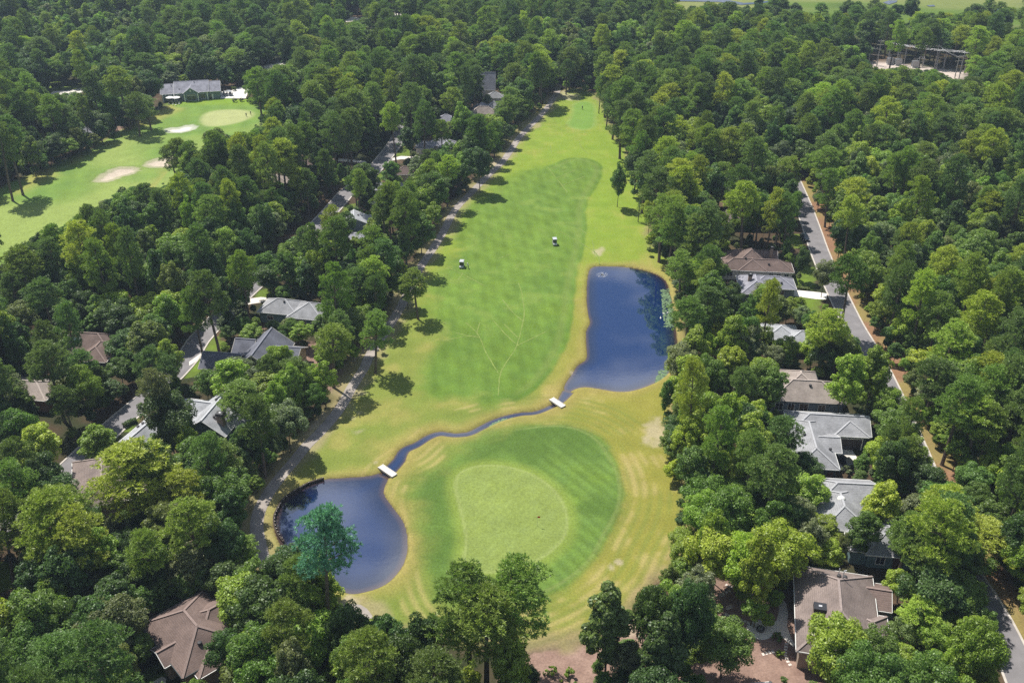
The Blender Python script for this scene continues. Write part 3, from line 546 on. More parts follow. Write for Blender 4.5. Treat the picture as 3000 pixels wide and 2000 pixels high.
# ------------------------------------------------------------------ houses
FOOT = []          # (x, y, r) circles kept free of trunks
LANDMARKS = []     # (phrase, u, v) for describing trees
def roof_wing(par, w, rm, first):
    x0, x1, y0, y1 = w['r']; ze = w.get('e', 3.0); pit = w.get('p', .5); ax = w.get('a', 'x'); ov = w.get('o', .5); ends = w.get('k', 'hh')
    X0, X1, Y0, Y1 = x0 - ov, x1 + ov, y0 - ov, y1 + ov
    def P(a, b, z): return (a, b, z) if ax == 'x' else (b, a, z)
    if ax == 'x': a0, a1, b0, b1 = X0, X1, Y0, Y1
    else: a0, a1, b0, b1 = Y0, Y1, X0, X1
    W = (b1 - b0) / 2; bm = (b0 + b1) / 2; zr = ze + W * pit
    h0 = W if ends[0] == 'h' else 0; h1 = W if ends[1] == 'h' else 0
    if a0 + h0 > a1 - h1: s = (a1 - a0) / (h0 + h1) * .999; h0 *= s; h1 *= s; zr = ze + W * pit * s if False else zr
    V = [P(a0, b0, ze), P(a1, b0, ze), P(a1, b1, ze), P(a0, b1, ze), P(a0 + h0, bm, zr), P(a1 - h1, bm, zr)]
    F_ = [(0, 1, 5, 4), (2, 3, 4, 5)]; edges = [(4, 5)]
    if h0: F_.append((3, 0, 4)); edges += [(0, 4), (3, 4)]
    if h1: F_.append((1, 2, 5)); edges += [(1, 5), (2, 5)]
    if ax == 'y': F_ = [f[::-1] for f in F_]
    cnt = {}
    for f in F_:
        for i in range(len(f)): e = (f[i], f[(i + 1) % len(f)]); cnt[e] = 1
    bound = [e for e in cnt if (e[1], e[0]) not in cnt]
    n = len(V); VV_ = V + [(v[0], v[1], v[2] - .16) for v in V]
    FF = F_ + [tuple(i + n for i in f[::-1]) for f in F_] + [(e[1], e[0], e[0] + n, e[1] + n) for e in bound]
    m = MB().add(VV_, FF); ro = m.build('roof', M[rm], par)
    c = MB()
    for i, j in edges:
        a, b = Vector(V[i]), Vector(V[j]); c.bar(a + Vector((0, 0, .03)), b + Vector((0, 0, .03)), .30, .09)
    c.build('ridge_cap', M[rm + '_cap'], ro)
    f_ = MB()
    for e in bound:
        a, b = Vector(V[e[0]]), Vector(V[e[1]]); mid = (a + b) / 2; cen_ = Vector(P((a0 + a1) / 2, bm, mid.z)); out = (mid - cen_); out.z = 0
        d = (b - a).normalized(); nrm = Vector((d.y, -d.x, 0)); nrm = nrm if nrm.dot(out) > 0 else -nrm
        if nrm.length < .01: continue
        nrm.normalize(); f_.bar(a + nrm * .04 + Vector((0, 0, -.09)), b + nrm * .04 + Vector((0, 0, -.09)), .07, .17)
    f_.build('fascia', M[w.get('fm', 'white')], ro)
    # walls and gables
    wl = MB().box(x0, x1, y0, y1, -.15, ze - .1)
    for k, e in ((0, a0 + ov), (1, a1 - ov)):
        if ends[k] == 'g':
            dz = (W - ov) * pit; s = .12 if k == 0 else -.12; be0, be1 = b0 + ov, b1 - ov; zb = ze - .14
            g = [P(e, be0, zb), P(e, be1, zb), P(e, bm, ze + W * pit - .18), P(e + s, be0, zb), P(e + s, be1, zb), P(e + s, bm, ze + W * pit - .18)]
            zl = ze + ov * pit - .18
            g[0] = P(e, be0, zb); wl.add(g, [(0, 1, 2), (5, 4, 3), (0, 3, 4, 1), (1, 4, 5, 2), (2, 5, 3, 0)])
    wl.build('wall', M[w.get('m', 'wall_tan')], par)
    return zr
def window(par, x, y, z, w, h, ax, sgn):
    """a framed window on the plane y=const (ax 'x') or x=const (ax 'y')"""
    def B(m, a0, a1, z0, z1, d0, d1):
        lo, hi = sorted((d0 * sgn, d1 * sgn))
        if ax == 'x': m.box(x + a0, x + a1, y + lo, y + hi, z0, z1)
        else: m.box(x + lo, x + hi, y + a0, y + a1, z0, z1)
        return m
    wi = B(MB(), -w / 2, w / 2, z, z + h, .0, .03).build('window', M['glass'], par)
    fr = MB()
    for a0, a1, z0, z1 in ((-w / 2 - .1, -w / 2, z - .1, z + h + .1), (w / 2, w / 2 + .1, z - .1, z + h + .1), (-w / 2, w / 2, z + h, z + h + .1), (-w / 2, w / 2, z - .1, z), (-.03, .03, z, z + h)): B(fr, a0, a1, z0, z1, .005, .07)
    fr.build('frame', M['white'], wi)
def garage(par, x0, x1, y, h=2.25, m='garage_dark', sgn=-1):
    d = MB().box(x0, x1, y + min(0, .05 * sgn), y + max(0, .05 * sgn), .05, h).build('garage_door', M[m], par); f = MB()
    for a, b, z0, z1 in ((x0 - .15, x0, .0, h + .15), (x1, x1 + .15, .0, h + .15), (x0, x1, h, h + .15)): f.box(a, b, y + min(0, .1 * sgn), y + max(0, .1 * sgn), z0, z1)
    f.build('frame', M['white'], d)
    g = MB()
    for k in range(1, 4): g.box(x0 + .05, x1 - .05, y + .05 * sgn - .012, y + .05 * sgn + .012, h * k / 4 - .02, h * k / 4 + .02)
    g.build('panel_groove', M['wall_dark'], d)
def chimney(par, x, y, z0, z1, w=1.1, d=.9, m='brickchim'):
    c = MB().box(x - w / 2, x + w / 2, y - d / 2, y + d / 2, z0, z1).build('chimney', M[m], par)
    MB().box(x - w / 2 - .07, x + w / 2 + .07, y - d / 2 - .07, y + d / 2 + .07, z1, z1 + .5).build('cap', M['chimcap'], c)
    MB().box(x - .2, x + .2, y - .15, y + .15, z1 + .502, z1 + .56).build('flue', M['pipe'], c)
def vents(par, pts):
    for x, y, z in pts: MB().lathe([(.16, -.3), (.16, .15), (.3, .16), (.26, .36), (.05, .42)], (x, y, z), 8).build('roof_vent', M['vent'], par)
def roofz(w, x, y):
    x0, x1, y0, y1 = w['r']; ov = w.get('o', .5); a = w.get('a', 'x'); p = w.get('p', .5); e = w.get('e', 3.0)
    d = min(y - y0 + ov, y1 + ov - y) if a == 'x' else min(x - x0 + ov, x1 + ov - x)
    k = w.get('k', 'hh')
    if a == 'x':
        if k[0] == 'h': d = min(d, x - x0 + ov)
        if k[1] == 'h': d = min(d, x1 + ov - x)
    else:
        if k[0] == 'h': d = min(d, y - y0 + ov)
        if k[1] == 'h': d = min(d, y1 + ov - y)
    return e + d * p
def resurvey(x, y, z=3.0):
    th = math.atan(1150 / 2350.); dz = z - 80.0; d = y * math.cos(th) - dz * math.sin(th)
    return at(1500 + 2350 * x / d, 1000 - 2350 * (y * math.sin(th) + dz * math.cos(th)) / d, z)
def house(ox, oy, rot, rm, wings, lb, ph, win=(), gar=(), chim=(), vent=(), door=(), sky=(), name='house', rad=None, z=0.0):
    # the first survey of the houses was drawn for another lens: carry each one over to this plan
    rr_ = math.radians(rot); A0 = resurvey(ox, oy); A1 = resurvey(ox + 10 * math.cos(rr_), oy + 10 * math.sin(rr_)); A2 = resurvey(ox - 10 * math.sin(rr_), oy + 10 * math.cos(rr_))
    fx = math.dist(A0, A1) / 10; fy = math.dist(A0, A2) / 10; fz = max(fx, min(.88, fx * 1.35)); ox, oy = A0; rot = math.degrees(math.atan2(A1[1] - A0[1], A1[0] - A0[0]))
    if fx < .9: fy = max(fy, fx * .7)
    o = empty(name, (ox, oy, z), math.radians(rot), lb, 'house'); o.scale = (fx, fy, fz)
    for k, w in enumerate(wings): roof_wing(o, w, w.get('rm', rm), k == 0)
    for a in win: window(o, *a)
    for a in gar: garage(o, *a)
    for a in chim: chimney(o, *a)
    top = lambda x, y: max([roofz(w, x, y) for w in wings if w['r'][0] - .5 <= x <= w['r'][1] + .5 and w['r'][2] - .5 <= y <= w['r'][3] + .5] or [3.0])
    vents(o, [(x, y, top(x, y)) for x, y in vent])
    for x, y, sg in door: d = MB().box(x - .5, x + .5, y + min(0, .06 * sg), y + max(0, .06 * sg), .1, 2.15).build('door', M['door'], o); MB().lathe([(.05, -.03), (.05, .03)], (x + .38, y + .08 * sg, 1.1), 6).build('handle', M['pipe'], d)
    for x, y, w_, l_ in sky:
        t = top(x, y) + .12; s = MB(); z1 = top(x, y - l_ / 2) + .1; z2 = top(x, y + l_ / 2) + .1
        s.add([(x - w_, y - l_ / 2, z1), (x + w_, y - l_ / 2, z1), (x + w_, y + l_ / 2, z2), (x - w_, y + l_ / 2, z2), (x - w_, y - l_ / 2, z1 - .3), (x + w_, y - l_ / 2, z1 - .3), (x + w_, y + l_ / 2, z2 - .3), (x - w_, y + l_ / 2, z2 - .3)],
              [(0, 1, 2, 3), (4, 7, 6, 5), (0, 4, 5, 1), (1, 5, 6, 2), (2, 6, 7, 3), (3, 7, 4, 0)])
        q = s.build('skylight', M['skylight'], o)
        MB().bar((x - w_, y - l_ / 2, z1), (x + w_, y - l_ / 2, z1), .09).bar((x - w_, y + l_ / 2, z2), (x + w_, y + l_ / 2, z2), .09).bar((x - w_, y - l_ / 2, z1), (x - w_, y + l_ / 2, z2), .09).bar((x + w_, y - l_ / 2, z1), (x + w_, y + l_ / 2, z2), .09).build('frame', M['pipe'], q)
    c, s = math.cos(math.radians(rot)), math.sin(math.radians(rot)); cx = cy = 0
    for w in wings:
        x0, x1, y0, y1 = [q * f for q, f in zip(w['r'], (fx, fx, fy, fy))]
        st = 2.0
        for xx in np.arange(x0, x1 + 1.9, st):
            for yy in np.arange(y0, y1 + 1.9, st):
                FOOT.append((ox + min(xx, x1) * c - min(yy, y1) * s, oy + min(xx, x1) * s + min(yy, y1) * c, 2.2))
    xs = [w['r'][0] + w['r'][1] for w in wings]; ys = [w['r'][2] + w['r'][3] for w in wings]
    mx_, my_ = sum(xs) / len(xs) / 2 * fx, sum(ys) / len(ys) / 2 * fy
    LANDMARKS.append((ph,) + tuple(proj(ox + mx_ * c - my_ * s, oy + mx_ * s + my_ * c, 4)))
    return o
# right side
house(55.8, 201, -7.4, 'roof_brown', [dict(r=(0, 18.6, .3, 7.0), p=.55, m='wall_pale'), dict(r=(3.2, 13.2, 2.0, 13.2), a='y', p=.66, m='wall_pale'), dict(r=(1.2, 15, 7.0, 13.6), p=.6, k='hg', m='wall_pale'),
      dict(r=(5.0, 11.6, .1, 5.5), a='y', p=.52, k='hg', e=3.02, m='wall_pale', o=.45)], 'large brown hipped house left of the right road', 'the large brown hipped house',
      win=[(2.5, .3, 1, 1.4, 1.2, 'x', -1), (9.0, .1, 1, 1.6, 1.2, 'x', -1), (13.2, .3, .6, 1.1, 1.7, 'x', -1), (15.2, .3, .6, 1.1, 1.7, 'x', -1), (17.2, .3, .6, 1.1, 1.7, 'x', -1)], vent=[(6.5, 3.6), (12.5, 2.0)], chim=[(13.6, 8.5, 3, 6.6, .8, .7)])
house(57.2, 184, -6, 'roof_violet', [dict(r=(0, 7.2, .3, 12.0), a='y', p=.5, m='wall_blue'), dict(r=(2.5, 13.2, 4.5, 11.5), p=.48, m='wall_blue')], 'violet grey hipped house with white driveway beside the road', 'the violet grey house',
      vent=[(5.2, 3.2), (10, 5.8)], chim=[(2.2, 6.0, 3.2, 5.6, .9, .8)], win=[(10, 4.5, 1, 1.4, 1.2, 'x', -1)])
house(64, 244, -6, 'roof_rose', [dict(r=(0, 15, 0, 8), p=.5, m='wall_dark'), dict(r=(5, 11, 3, 12), a='y', p=.5, m='wall_dark')], 'rose brown roofed house shaded by dark trees near the road', 'the shaded rose brown house', win=[(4, 0, 1, 1.3, 1.2, 'x', -1), (9, 0, 1, 1.3, 1.2, 'x', -1)], vent=[(6, 2)])
house(70, 282, -4, 'roof_pale', [dict(r=(0, 13, 0, 8), p=.5, m='wall_pale')], 'pale roof among the trees above the road start', 'the pale roof above the road', vent=[(5, 2)], win=[(4, 0, 1, 1.4, 1.2, 'x', -1)])
house(59.5, 156, -7, 'roof_pale', [dict(r=(0, 9.5, 0, 6.5), p=.45, m='wall_dark'), dict(r=(-4, 2.5, 2, 9), a='y', p=.45, m='wall_dark')], 'pale grey roof half hidden under yellow green trees', 'the half hidden pale grey roof', win=[(6, 0, 1, 1.4, 1.2, 'x', -1)], vent=[(5, 2)])
house(49.3, 131.4, -6.8, 'roof_taupe', [dict(r=(0, 13, .3, 8.0), p=.58, k='hh', m='wall_blue', fm='wall_dark'), dict(r=(3, 9, 5, 12), a='y', p=.55, m='wall_blue', fm='wall_dark')], 'taupe roofed house with blue grey walls behind the garage house', 'the taupe roofed blue grey house',
      win=[(1.4, .3, .8, 1.3, 1.5, 'x', -1), (3.6, .3, .8, 1.1, 1.5, 'x', -1), (5.9, .3, .5, 1.5, 1.9, 'x', -1), (9.2, .3, .8, 1.2, 1.5, 'x', -1)], vent=[(7, 3)])
house(48.0, 109.2, -6.0, 'roof_grey', [dict(r=(-.5, 12.3, 11.2, 17.6), p=.50, k='hg', m='wall_dark'), dict(r=(-.8, 5.2, .5, 14.8), a='y', p=.52, m='wall_dark', k='hh'), dict(r=(3.0, 6.4, 5.6, 10.6), p=.42, m='wall_dark', k='gg', e=2.96), dict(r=(6.9, 12.0, 10.9, 14.5), a='y', p=.42, k='hg', e=3.05, m='wall_dark')],
      'light grey L shaped house with dark double garage and driveway', 'the light grey garage house', gar=[(7.7, 11.4, 10.9)], win=[(2.2, .5, .5, 1.5, 1.6, 'x', -1)], door=[(4.4, .5, -1)], vent=[(1.0, 8.2), (4.9, 5.2)])
house(46.6, 93.6, -5, 'roof_grey', [dict(r=(-.6, 5.6, .4, 9.8), a='y', p=.5, m='wall_teal'), dict(r=(-.4, 8, 6.4, 12.4), p=.5, k='hg', m='wall_teal')], 'narrow light grey house with white dome skylight', 'the dome skylight house', vent=[(.6, 8.2), (1.0, 7.4)], name='house')
dm = bpy.data.objects[[o.name for o in COL.objects if o.name.startswith('house')][-1]]
MB().lathe([(.62, 0), (.62, .12), (.55, .34), (.36, .52), (.05, .6)], (2.5, 5.6, 4.35), 14).build('dome_skylight', M['canvas'], dm, True)
house(48.2, 89.6, -8, 'roof_grey', [dict(r=(.2, 3.4, 0, 5), a='y', p=.5, m='wall_teal', e=2.8), dict(r=(2.4, 9, -.4, 7.0), a='x', p=.5, m='wall_teal', e=2.7)], 'small grey roofed teal house above the brown chimney house', 'the small grey teal house', win=[(4.2, -.4, .8, 1.1, 1.3, 'x', -1)], door=[(6.4, -.4, -1)])
house(34.5, 70.5, -12.9, 'roof_rose', [dict(r=(.3, 9.2, .5, 15.0), a='y', p=.58, m='wall_tan', e=3.3), dict(r=(7.5, 11.2, 10.5, 14.6), p=.5, k='gg', m='wall_tan', e=2.6, rm='roof_brown'), dict(r=(7.0, 10.4, 3.2, 8.2), p=.5, k='hh', m='wall_tan', e=3.0)],
      'rose brown hipped house with tall tan chimney at lower right', 'the brown chimney house', win=[(1.9, .5, 1.5, 1.2, 1.3, 'x', -1), (4.2, .5, 1.5, 1.2, 1.3, 'x', -1), (6.5, .5, 1.5, 1.2, 1.3, 'x', -1)], chim=[(2.1, 3.9, 3.4, 6.9, 1.35, 1.1)], vent=[(5.0, 12.1), (5.7, 11.9)])
hF = [o for o in COL.objects if o.name.startswith('house')][-1]
MB().tube([(4.8, 11.6, 6.0), (4.8, 11.6, 7.1)], [.06, .06]).build('vent_pipe', M['pipe'], hF); MB().tube([(5.35, 11.4, 5.9), (5.35, 11.4, 7.0), (5.65, 11.4, 7.15)], [.07, .07, .07]).build('vent_pipe', M['pipe'], hF)
house(20.8, 56.4, 6, 'roof_char', [dict(r=(0, 9, 0, 8.0), p=.5, m='wall_pale', k='gg', e=2.8), dict(r=(5.4, 9.4, 3, 8.5), a='y', p=.5, m='wall_pale', e=2.8)], 'charcoal roof with white edges peeking in at the bottom edge', 'the charcoal roof at the bottom')
# left side
house(-46.8, 75.3, -45, 'roof_rose', [dict(r=(.4, 11.4, .4, 7.8), p=.60, m='wall_tan', fm='wall_dark', rm='roof_brown'), dict(r=(2.6, 8.6, 3.6, 8.2), a='y', p=.56, m='wall_tan', fm='wall_dark', k='hg', rm='roof_brown'), dict(r=(5.2, 8.4, -.5, 4.0), a='y', p=.52, k='gh', m='wall_tan', e=2.9, o=.4, rm='roof_brown'),
      dict(r=(8.2, 12.6, 1.8, 6.4), p=.46, m='wall_tan', e=2.7, rm='roof_brown')], 'brown hipped house with angled ridges at bottom left', 'the bottom left brown house', vent=[(9.6, 3.4)], win=[(10.5, .4, 1, 1.2, 1.2, 'x', -1)])
house(-60.1, 173.1, -11.8, 'roof_grey', [dict(r=(.4, 9.5, .3, 7.4), p=.55, m='wall_teal'), dict(r=(8.4, 16.5, -1.2, 7.0), p=.52, k='hh', m='wall_teal')], 'long low blue grey house with teal walls below the driveway', 'the long blue grey house',
      win=[(3, .3, .9, 1.4, 1.2, 'x', -1), (10.6, -1.2, .5, 1.1, 1.8, 'x', -1), (12.0, -1.2, .5, 1.1, 1.8, 'x', -1), (14.5, -1.2, .9, 1.3, 1.2, 'x', -1)], vent=[(6, 3)])
house(-52.5, 143.7, -9.5, 'roof_slate', [dict(r=(-4.2, 4.2, .5, 12.4), a='y', p=.74, k='gg', m='wall_cream', fm='wall_pale'), dict(r=(-11, -3.5, -.8, 5.4), p=.62, k='gg', m='wall_cream', fm='wall_pale'), dict(r=(-6.6, -3, 6.4, 12.2), p=.62, k='gg', m='wall_cream', fm='wall_pale'), dict(r=(3, 7.6, 3.4, 11.2), p=.5, k='gg', m='wall_cream', fm='wall_pale', e=2.9)],
      'dark slate roofed house of crossing gables with cream walls', 'the dark slate gabled house', win=[(-1.2, .5, 1, 1.3, 1.4, 'x', -1), (2.2, .5, 1, 1.3, 1.4, 'x', -1), (5.5, 3.4, .6, 1.6, 1.6, 'x', -1)], vent=[(5.0, 5.6)])
house(-97.6, 152.2, -6, 'roof_brown', [dict(r=(.4, 12.5, .6, 8.2), p=.62, m='wall_dark', k='hh'), dict(r=(7.2, 13.0, -3.2, 5.0), a='y', p=.55, m='wall_dark', k='hh', e=2.95), dict(r=(.2, 4.2, -.6, 3.4), a='y', p=.5, k='hh', e=2.9, m='wall_dark')],
      'brown house with two bluish skylights at the left', 'the brown skylight house', sky=[(4.6, 2.6, .62, 1.1), (8.0, 5.4, .62, 1.1)], name='house')
house(-98.5, 133.5, -10, 'roof_taupe', [dict(r=(0, 10, 0, 6.5), p=.5, m='wall_brick')], 'small taupe roof below the skylight house', 'the small taupe roof', win=[(3, 0, 1, 1.3, 1.2, 'x', -1)])
house(-58.6, 120.6, -13, 'roof_pale', [dict(r=(.6, 8.2, .5, 10.5), a='y', p=.68, k='gg', m='wall_teal'), dict(r=(-3.0, 3, 5.4, 10.0), p=.58, k='gg', m='wall_teal'), dict(r=(6, 12, 4, 10.5), p=.5, k='gh', m='wall_teal', e=2.9)], 'pale grey gabled house with capped brick chimney', 'the pale chimney house',
      chim=[(7.0, 2.4, 2.6, 6.0, 1.2, 1.0, 'brickchim')], vent=[(3.6, 7.6), (5.6, 2.6)], win=[(3.2, .5, 1.0, 1.2, 1.2, 'x', -1)])
house(-68.6, 116.2, -20, 'roof_pale', [dict(r=(.5, 6.2, .6, 9), a='y', p=.6, k='gg', m='wall_teal', e=2.8)], 'small pale gable roof poking from the left trees', 'the small pale gable', vent=[(1.2, 5.4), (1.7, 6.2)])
house(-68.2, 101.0, 23, 'roof_rose', [dict(r=(.5, 8.8, -3.4, 10.2), a='y', p=.52, m='wall_tan', fm='white'), dict(r=(4, 12.2, -2, 5.5), p=.5, m='wall_tan')], 'rose brown house beside the boat at left', 'the rose brown boat house', vent=[(6.5, 6)], win=[(3, -3.4, 1, 1.2, 1.2, 'x', -1)])
house(-41.5, 347.5, -4, 'roof_violet', [dict(r=(0, 7, .5, 10), a='y', p=.5, m='wall_pale'), dict(r=(5, 16, 6, 15), p=.5, m='wall_pale'), dict(r=(10, 16.4, 2, 12), a='y', p=.55, m='wall_pale')], 'far violet grey house with pale garage by the winding road', 'the far violet grey house', gar=[(1, 5.6, .5, 2.3, 'wall_pale')], vent=[(13.5, 7)])
house(-45.4, 303, -5, 'roof_brown', [dict(r=(0, 10.5, .5, 8), p=.55, m='wall_cream', k='hg'), dict(r=(5.6, 10, 5, 14), a='y', p=.6, m='wall_cream', k='gg')], 'brown roofed cream house beside the winding road', 'the brown roofed cream house', vent=[(4.6, 6.0)], win=[(6.5, .5, 1.2, 1.8, .9, 'x', -1)])
house(-49.6, 281, -3, 'roof_pale', [dict(r=(0, 12, 0, 6.5), p=.5, m='wall_pale', k='gg')], 'pale roof below the brown roofed cream house', 'the lower pale roof')
house(-53.5, 238.5, 10, 'roof_pale', [dict(r=(0, 9.4, 0, 8.2), a='y', p=.5, m='wall_blue', k='gg'), dict(r=(3, 13, 2, 8), p=.45, m='wall_blue', k='gg')], 'pale gable roof below the winding road', 'the pale winding road gable', vent=[(6, 4)])
house(-56.5, 227.0, -6, 'roof_violet', [dict(r=(0, 13, 0, 7), p=.3, m='wall_dark', e=2.6)], 'low grey roof among trees left of the cart path', 'the low grey roof')
house(-22.5, 500, -2, 'roof_violet', [dict(r=(0, 12, 0, 14), a='x', p=1.0, k='gg', m='wall_pale', e=4), dict(r=(2.5, 8, 6, 18), a='y', p=1.1, k='hh', e=5, m='wall_pale')], 'tall steep violet grey roof left of the far tee', 'the tall steep violet roof')
house(-21.5, 428, -4, 'roof_taupe', [dict(r=(0, 13, .5, 9), p=.6, m='wall_pale'), dict(r=(1, 9, 7, 22), a='y', p=.5, m='wall_pale', rm='roof_violet'), dict(r=(7, 16, 12, 22), a='y', p=.6, m='wall_pale', rm='roof_grey')], 'far cluster of taupe and violet roofs near the tee', 'the far taupe roofs')
house(-38, 408, -2, 'roof_violet', [dict(r=(0, 10, 0, 9), p=.5, m='wall_pale')], 'small violet roof left of the far taupe roofs', 'the small violet roof')
house(-15, 478, -2, 'roof_grey', [dict(r=(0, 10, 0, 9), p=.5, m='wall_pale')], 'grey roof below the tall steep roof', 'the far grey roof')
house(-88, 318, 3, 'roof_brown', [dict(r=(0, 16, 0, 9), p=.5, m='wall_dark'), dict(r=(4, 11, 4, 13), a='y', p=.5, m='wall_dark')], 'dull brown roof deep among the left trees', 'the dull brown roof', vent=[(5, 3)])
house(-93, 290, 3, 'roof_taupe', [dict(r=(0, 10, 0, 8), p=.5, m='wall_dark')], 'taupe roof corner below the dull brown roof', 'the taupe roof corner')
house(-205, 380, 0, 'roof_violet', [dict(r=(0, 11, 0, 8), p=.5, m='wall_pale')], 'small grey roof in the woods left of the clubhouse', 'the grey roof in left woods')
house(-190, 905, 0, 'roof_tan', [dict(r=(0, 30, 0, 14), p=.55, m='wall_pale'), dict(r=(34, 58, -6, 12), p=.55, m='wall_pale')], 'far tan roofs above the woods at top left', 'the far tan roofs', name='house')
house(62, 515, 0, 'roof_grey', [dict(r=(-2, 8, 2, 9), p=.5, m='wall_dark')], 'grey roof behind trees at the end of the fairway', 'the grey roof behind the tee')
house(628, 985, -3, 'roof_tan', [dict(r=(-4, 22, 4, 18), p=.55, m='white', e=7), dict(r=(5, 15, 0, 12), a='y', p=.6, m='white', e=7)], 'far white house with tan roof at the right edge', 'the far white house', win=[(2, 4, 4, 2, 1.6, 'x', -1), (10, 0, 4, 2, 1.6, 'x', -1), (18, 4, 4, 2, 1.6, 'x', -1)])
house(455, 960, 8, 'roof_grey', [dict(r=(0, 12, 0, 10), p=.9, m='white', e=7, k='gg', a='y'), dict(r=(10, 22, 0, 9), p=.9, m='white', e=6, k='gg', a='y')], 'far white steep gabled house among dark trees', 'the far white gabled house')

# ------------------------------------------------------------------ clubhouse
q0 = at(*T('u', (320, 645))[0]); q1 = at(*T('u', (1330, 585))[0])
crot = math.atan2(q1[1] - q0[1], q1[0] - q0[0]); CL = math.hypot(q1[0] - q0[0], q1[1] - q0[1])
club = empty('clubhouse', (q0[0], q0[1], 0), crot, 'long grey roofed clubhouse with green siding and white trimmed gable', 'clubhouse')
W_ = 33.0; cs_ = CL / W_; club.scale = (cs_, cs_, cs_ * 1.12)
M['wall_sage'] = mat('sage_siding', (.17, .235, .235), .8, .3, .08, 2)
for w in [dict(r=(8.0, 26.5, .0, 15.0), p=.52, k='gg', m='wall_sage', e=4.2, o=.6), dict(r=(.4, 9.0, .5, 13.6), p=.50, k='gg', m='wall_sage', e=4.0, o=.6), dict(r=(25.5, W_, .6, 14), p=.52, k='gg', m='wall_sage', e=4.0, o=.6),
          dict(r=(13.0, 21.0, -1.6, 6.0), a='y', p=.62, k='gg', m='wall_sage', e=4.25, o=.5)]: roof_wing(club, w, 'roof_violet', False)
for x, y, w_, z, h in ((3.6, .5, 2.2, .9, 1.9), (10.2, 0, 2.6, .6, 2.4), (17.0, -1.6, 5.4, .5, 2.3), (23.2, 0, 2.8, .7, 2.3)): window(club, x, y, z, w_, h, 'x', -1)
window(club, 17, -1.6, 3.05, 4.6, .45, 'x', -1)
for x, y in ((1.0, -.4), (7.4, -.5), (13.2, -2.0), (20.8, -2.0), (26.0, -.5)): MB().box(x - .28, x + .28, y - .28, y + .28, 0, 3.9).build('column', M['white'], club)
d = MB().box(27.0, 28.2, .5, .6, .05, 2.4).build('door', M['glass'], club); MB().box(28.22, 29.2, .5, .62, .05, 2.5).build('frame', M['white'], d)
MB().lathe([(.45, -.05), (.45, .05)], (0, 0, 0), 10).build('gable_vent', M['white'], club, loc=(17, -1.68, 5.4)).rotation_euler = (math.pi / 2, 0, 0)
vents(club, [(6.0, 5.5, 7.0), (19.0, 6.3, 7.9), (10.5, 2.2, 5.5)])
LANDMARKS.append(('the clubhouse',) + tuple(proj(*at(555, 300), 4)))
c_, s_ = math.cos(crot), math.sin(crot)
for xx in np.arange(-2, CL + 3, 2.5):
    for yy in np.arange(-3, 15, 2.5): FOOT.append((q0[0] + xx * c_ - yy * s_, q0[1] + xx * s_ + yy * c_, 3))
# ------------------------------------------------------------------ bridges, bulkhead, flag
def bridge(a, b, w, lb):
    a, b = Vector((*a, 0)), Vector((*b, 0)); d = b - a; L_ = d.length; rz = math.atan2(d.y, d.x); mid = (a + b) / 2
    o = empty('footbridge', (mid.x, mid.y, 0), rz, lb, 'bridge', 'white footbridges over the stream'); h = L_ / 2
    MB().box(-h, h, -w / 2, w / 2, .10, .30).build('deck', M['concrete'], o)
    for s in (-1, 1):
        MB().box(-h + .003, h - .003, s * w / 2 - .06, s * w / 2 + .06, .02, .40).build('side_beam', M['concrete'], o)
        MB().box(s * (h - .4) - .3, s * (h - .4) + .3, -w / 2 + .05, w / 2 - .05, -1.0, .098).build('footing', M['concrete'], o)
    FOOT.append((mid.x, mid.y, 4)); return o
bridge(at(*T('E', (1446, 1192))[0], .3), at(*T('E', (1530, 1247))[0], .3), 1.25, 'white footbridge near the large pond outlet')
bridge(at(*T('H', (268, 56))[0], .3), at(*T('H', (366, 122))[0], .3), 1.25, 'white footbridge at the inlet of the small pond')
BULK = smooth(G(T('q', (965, 125), (720, 205), (560, 295), (400, 395), (280, 500), (195, 640), (140, 760), (135, 880), (165, 1000), (215, 1100), (300, 1210)), 0), 4, False)
bw_ = empty('bulkhead', (BULK[0][0], BULK[0][1], 0), 0, 'dark curved timber bulkhead along the left shore of the small pond', 'bulkhead')
acc = 0; last = BULK[0]; ox, oy = BULK[0]
for i in range(len(BULK) - 1):
    a, b = BULK[i], BULK[i + 1]
    for k, zz_ in enumerate((-.85, -.55, -.25)): MB().bar((a[0] - ox, a[1] - oy, zz_ + .14), (b[0] - ox, b[1] - oy, zz_ + .14), .12, .26).build('plank', M['timber'], bw_)
    MB().bar((a[0] - ox, a[1] - oy, .12), (b[0] - ox, b[1] - oy, .12), .34, .09).build('cap_board', M['timber'], bw_)
    if i % 2 == 0:
        p = MB().lathe([(.16, -1.2), (.16, .34), (.12, .40)], (a[0] - ox + .22, a[1] - oy - .16, 0), 8).build('post', M['timber'], bw_)
        MB().lathe([(.07, .402), (.06, .43)], (a[0] - ox + .22, a[1] - oy - .16, 0), 8).build('post_cap', M['concrete'], p)
fx, fy = at(*T('H', (1350, 485))[0])
fl = empty('flagstick', (fx, fy, gz(fx, fy)), 0, 'thin flagstick with small dark red flag on the near green', 'flagstick')
MB().tube([(0, 0, -.1), (0, 0, 2.3)], [.028, .022], 6).build('pole', M['white'], fl)
m = MB(); m.add([(.02, -.01, 1.85), (.28, .05, 1.86), (.5, -.03, 1.84), (.5, -.03, 2.18), (.28, .05, 2.22), (.02, -.01, 2.24), (.02, .01, 1.85), (.28, .07, 1.86), (.5, -.01, 1.84), (.5, -.01, 2.18), (.28, .07, 2.22), (.02, .01, 2.24)],
      [(0, 1, 4, 5), (1, 2, 3, 4), (11, 10, 7, 6), (10, 9, 8, 7), (0, 6, 7, 1), (1, 7, 8, 2), (2, 8, 9, 3), (3, 9, 10, 4), (4, 10, 11, 5)]); m.build('flag', M['flagred'], fl)
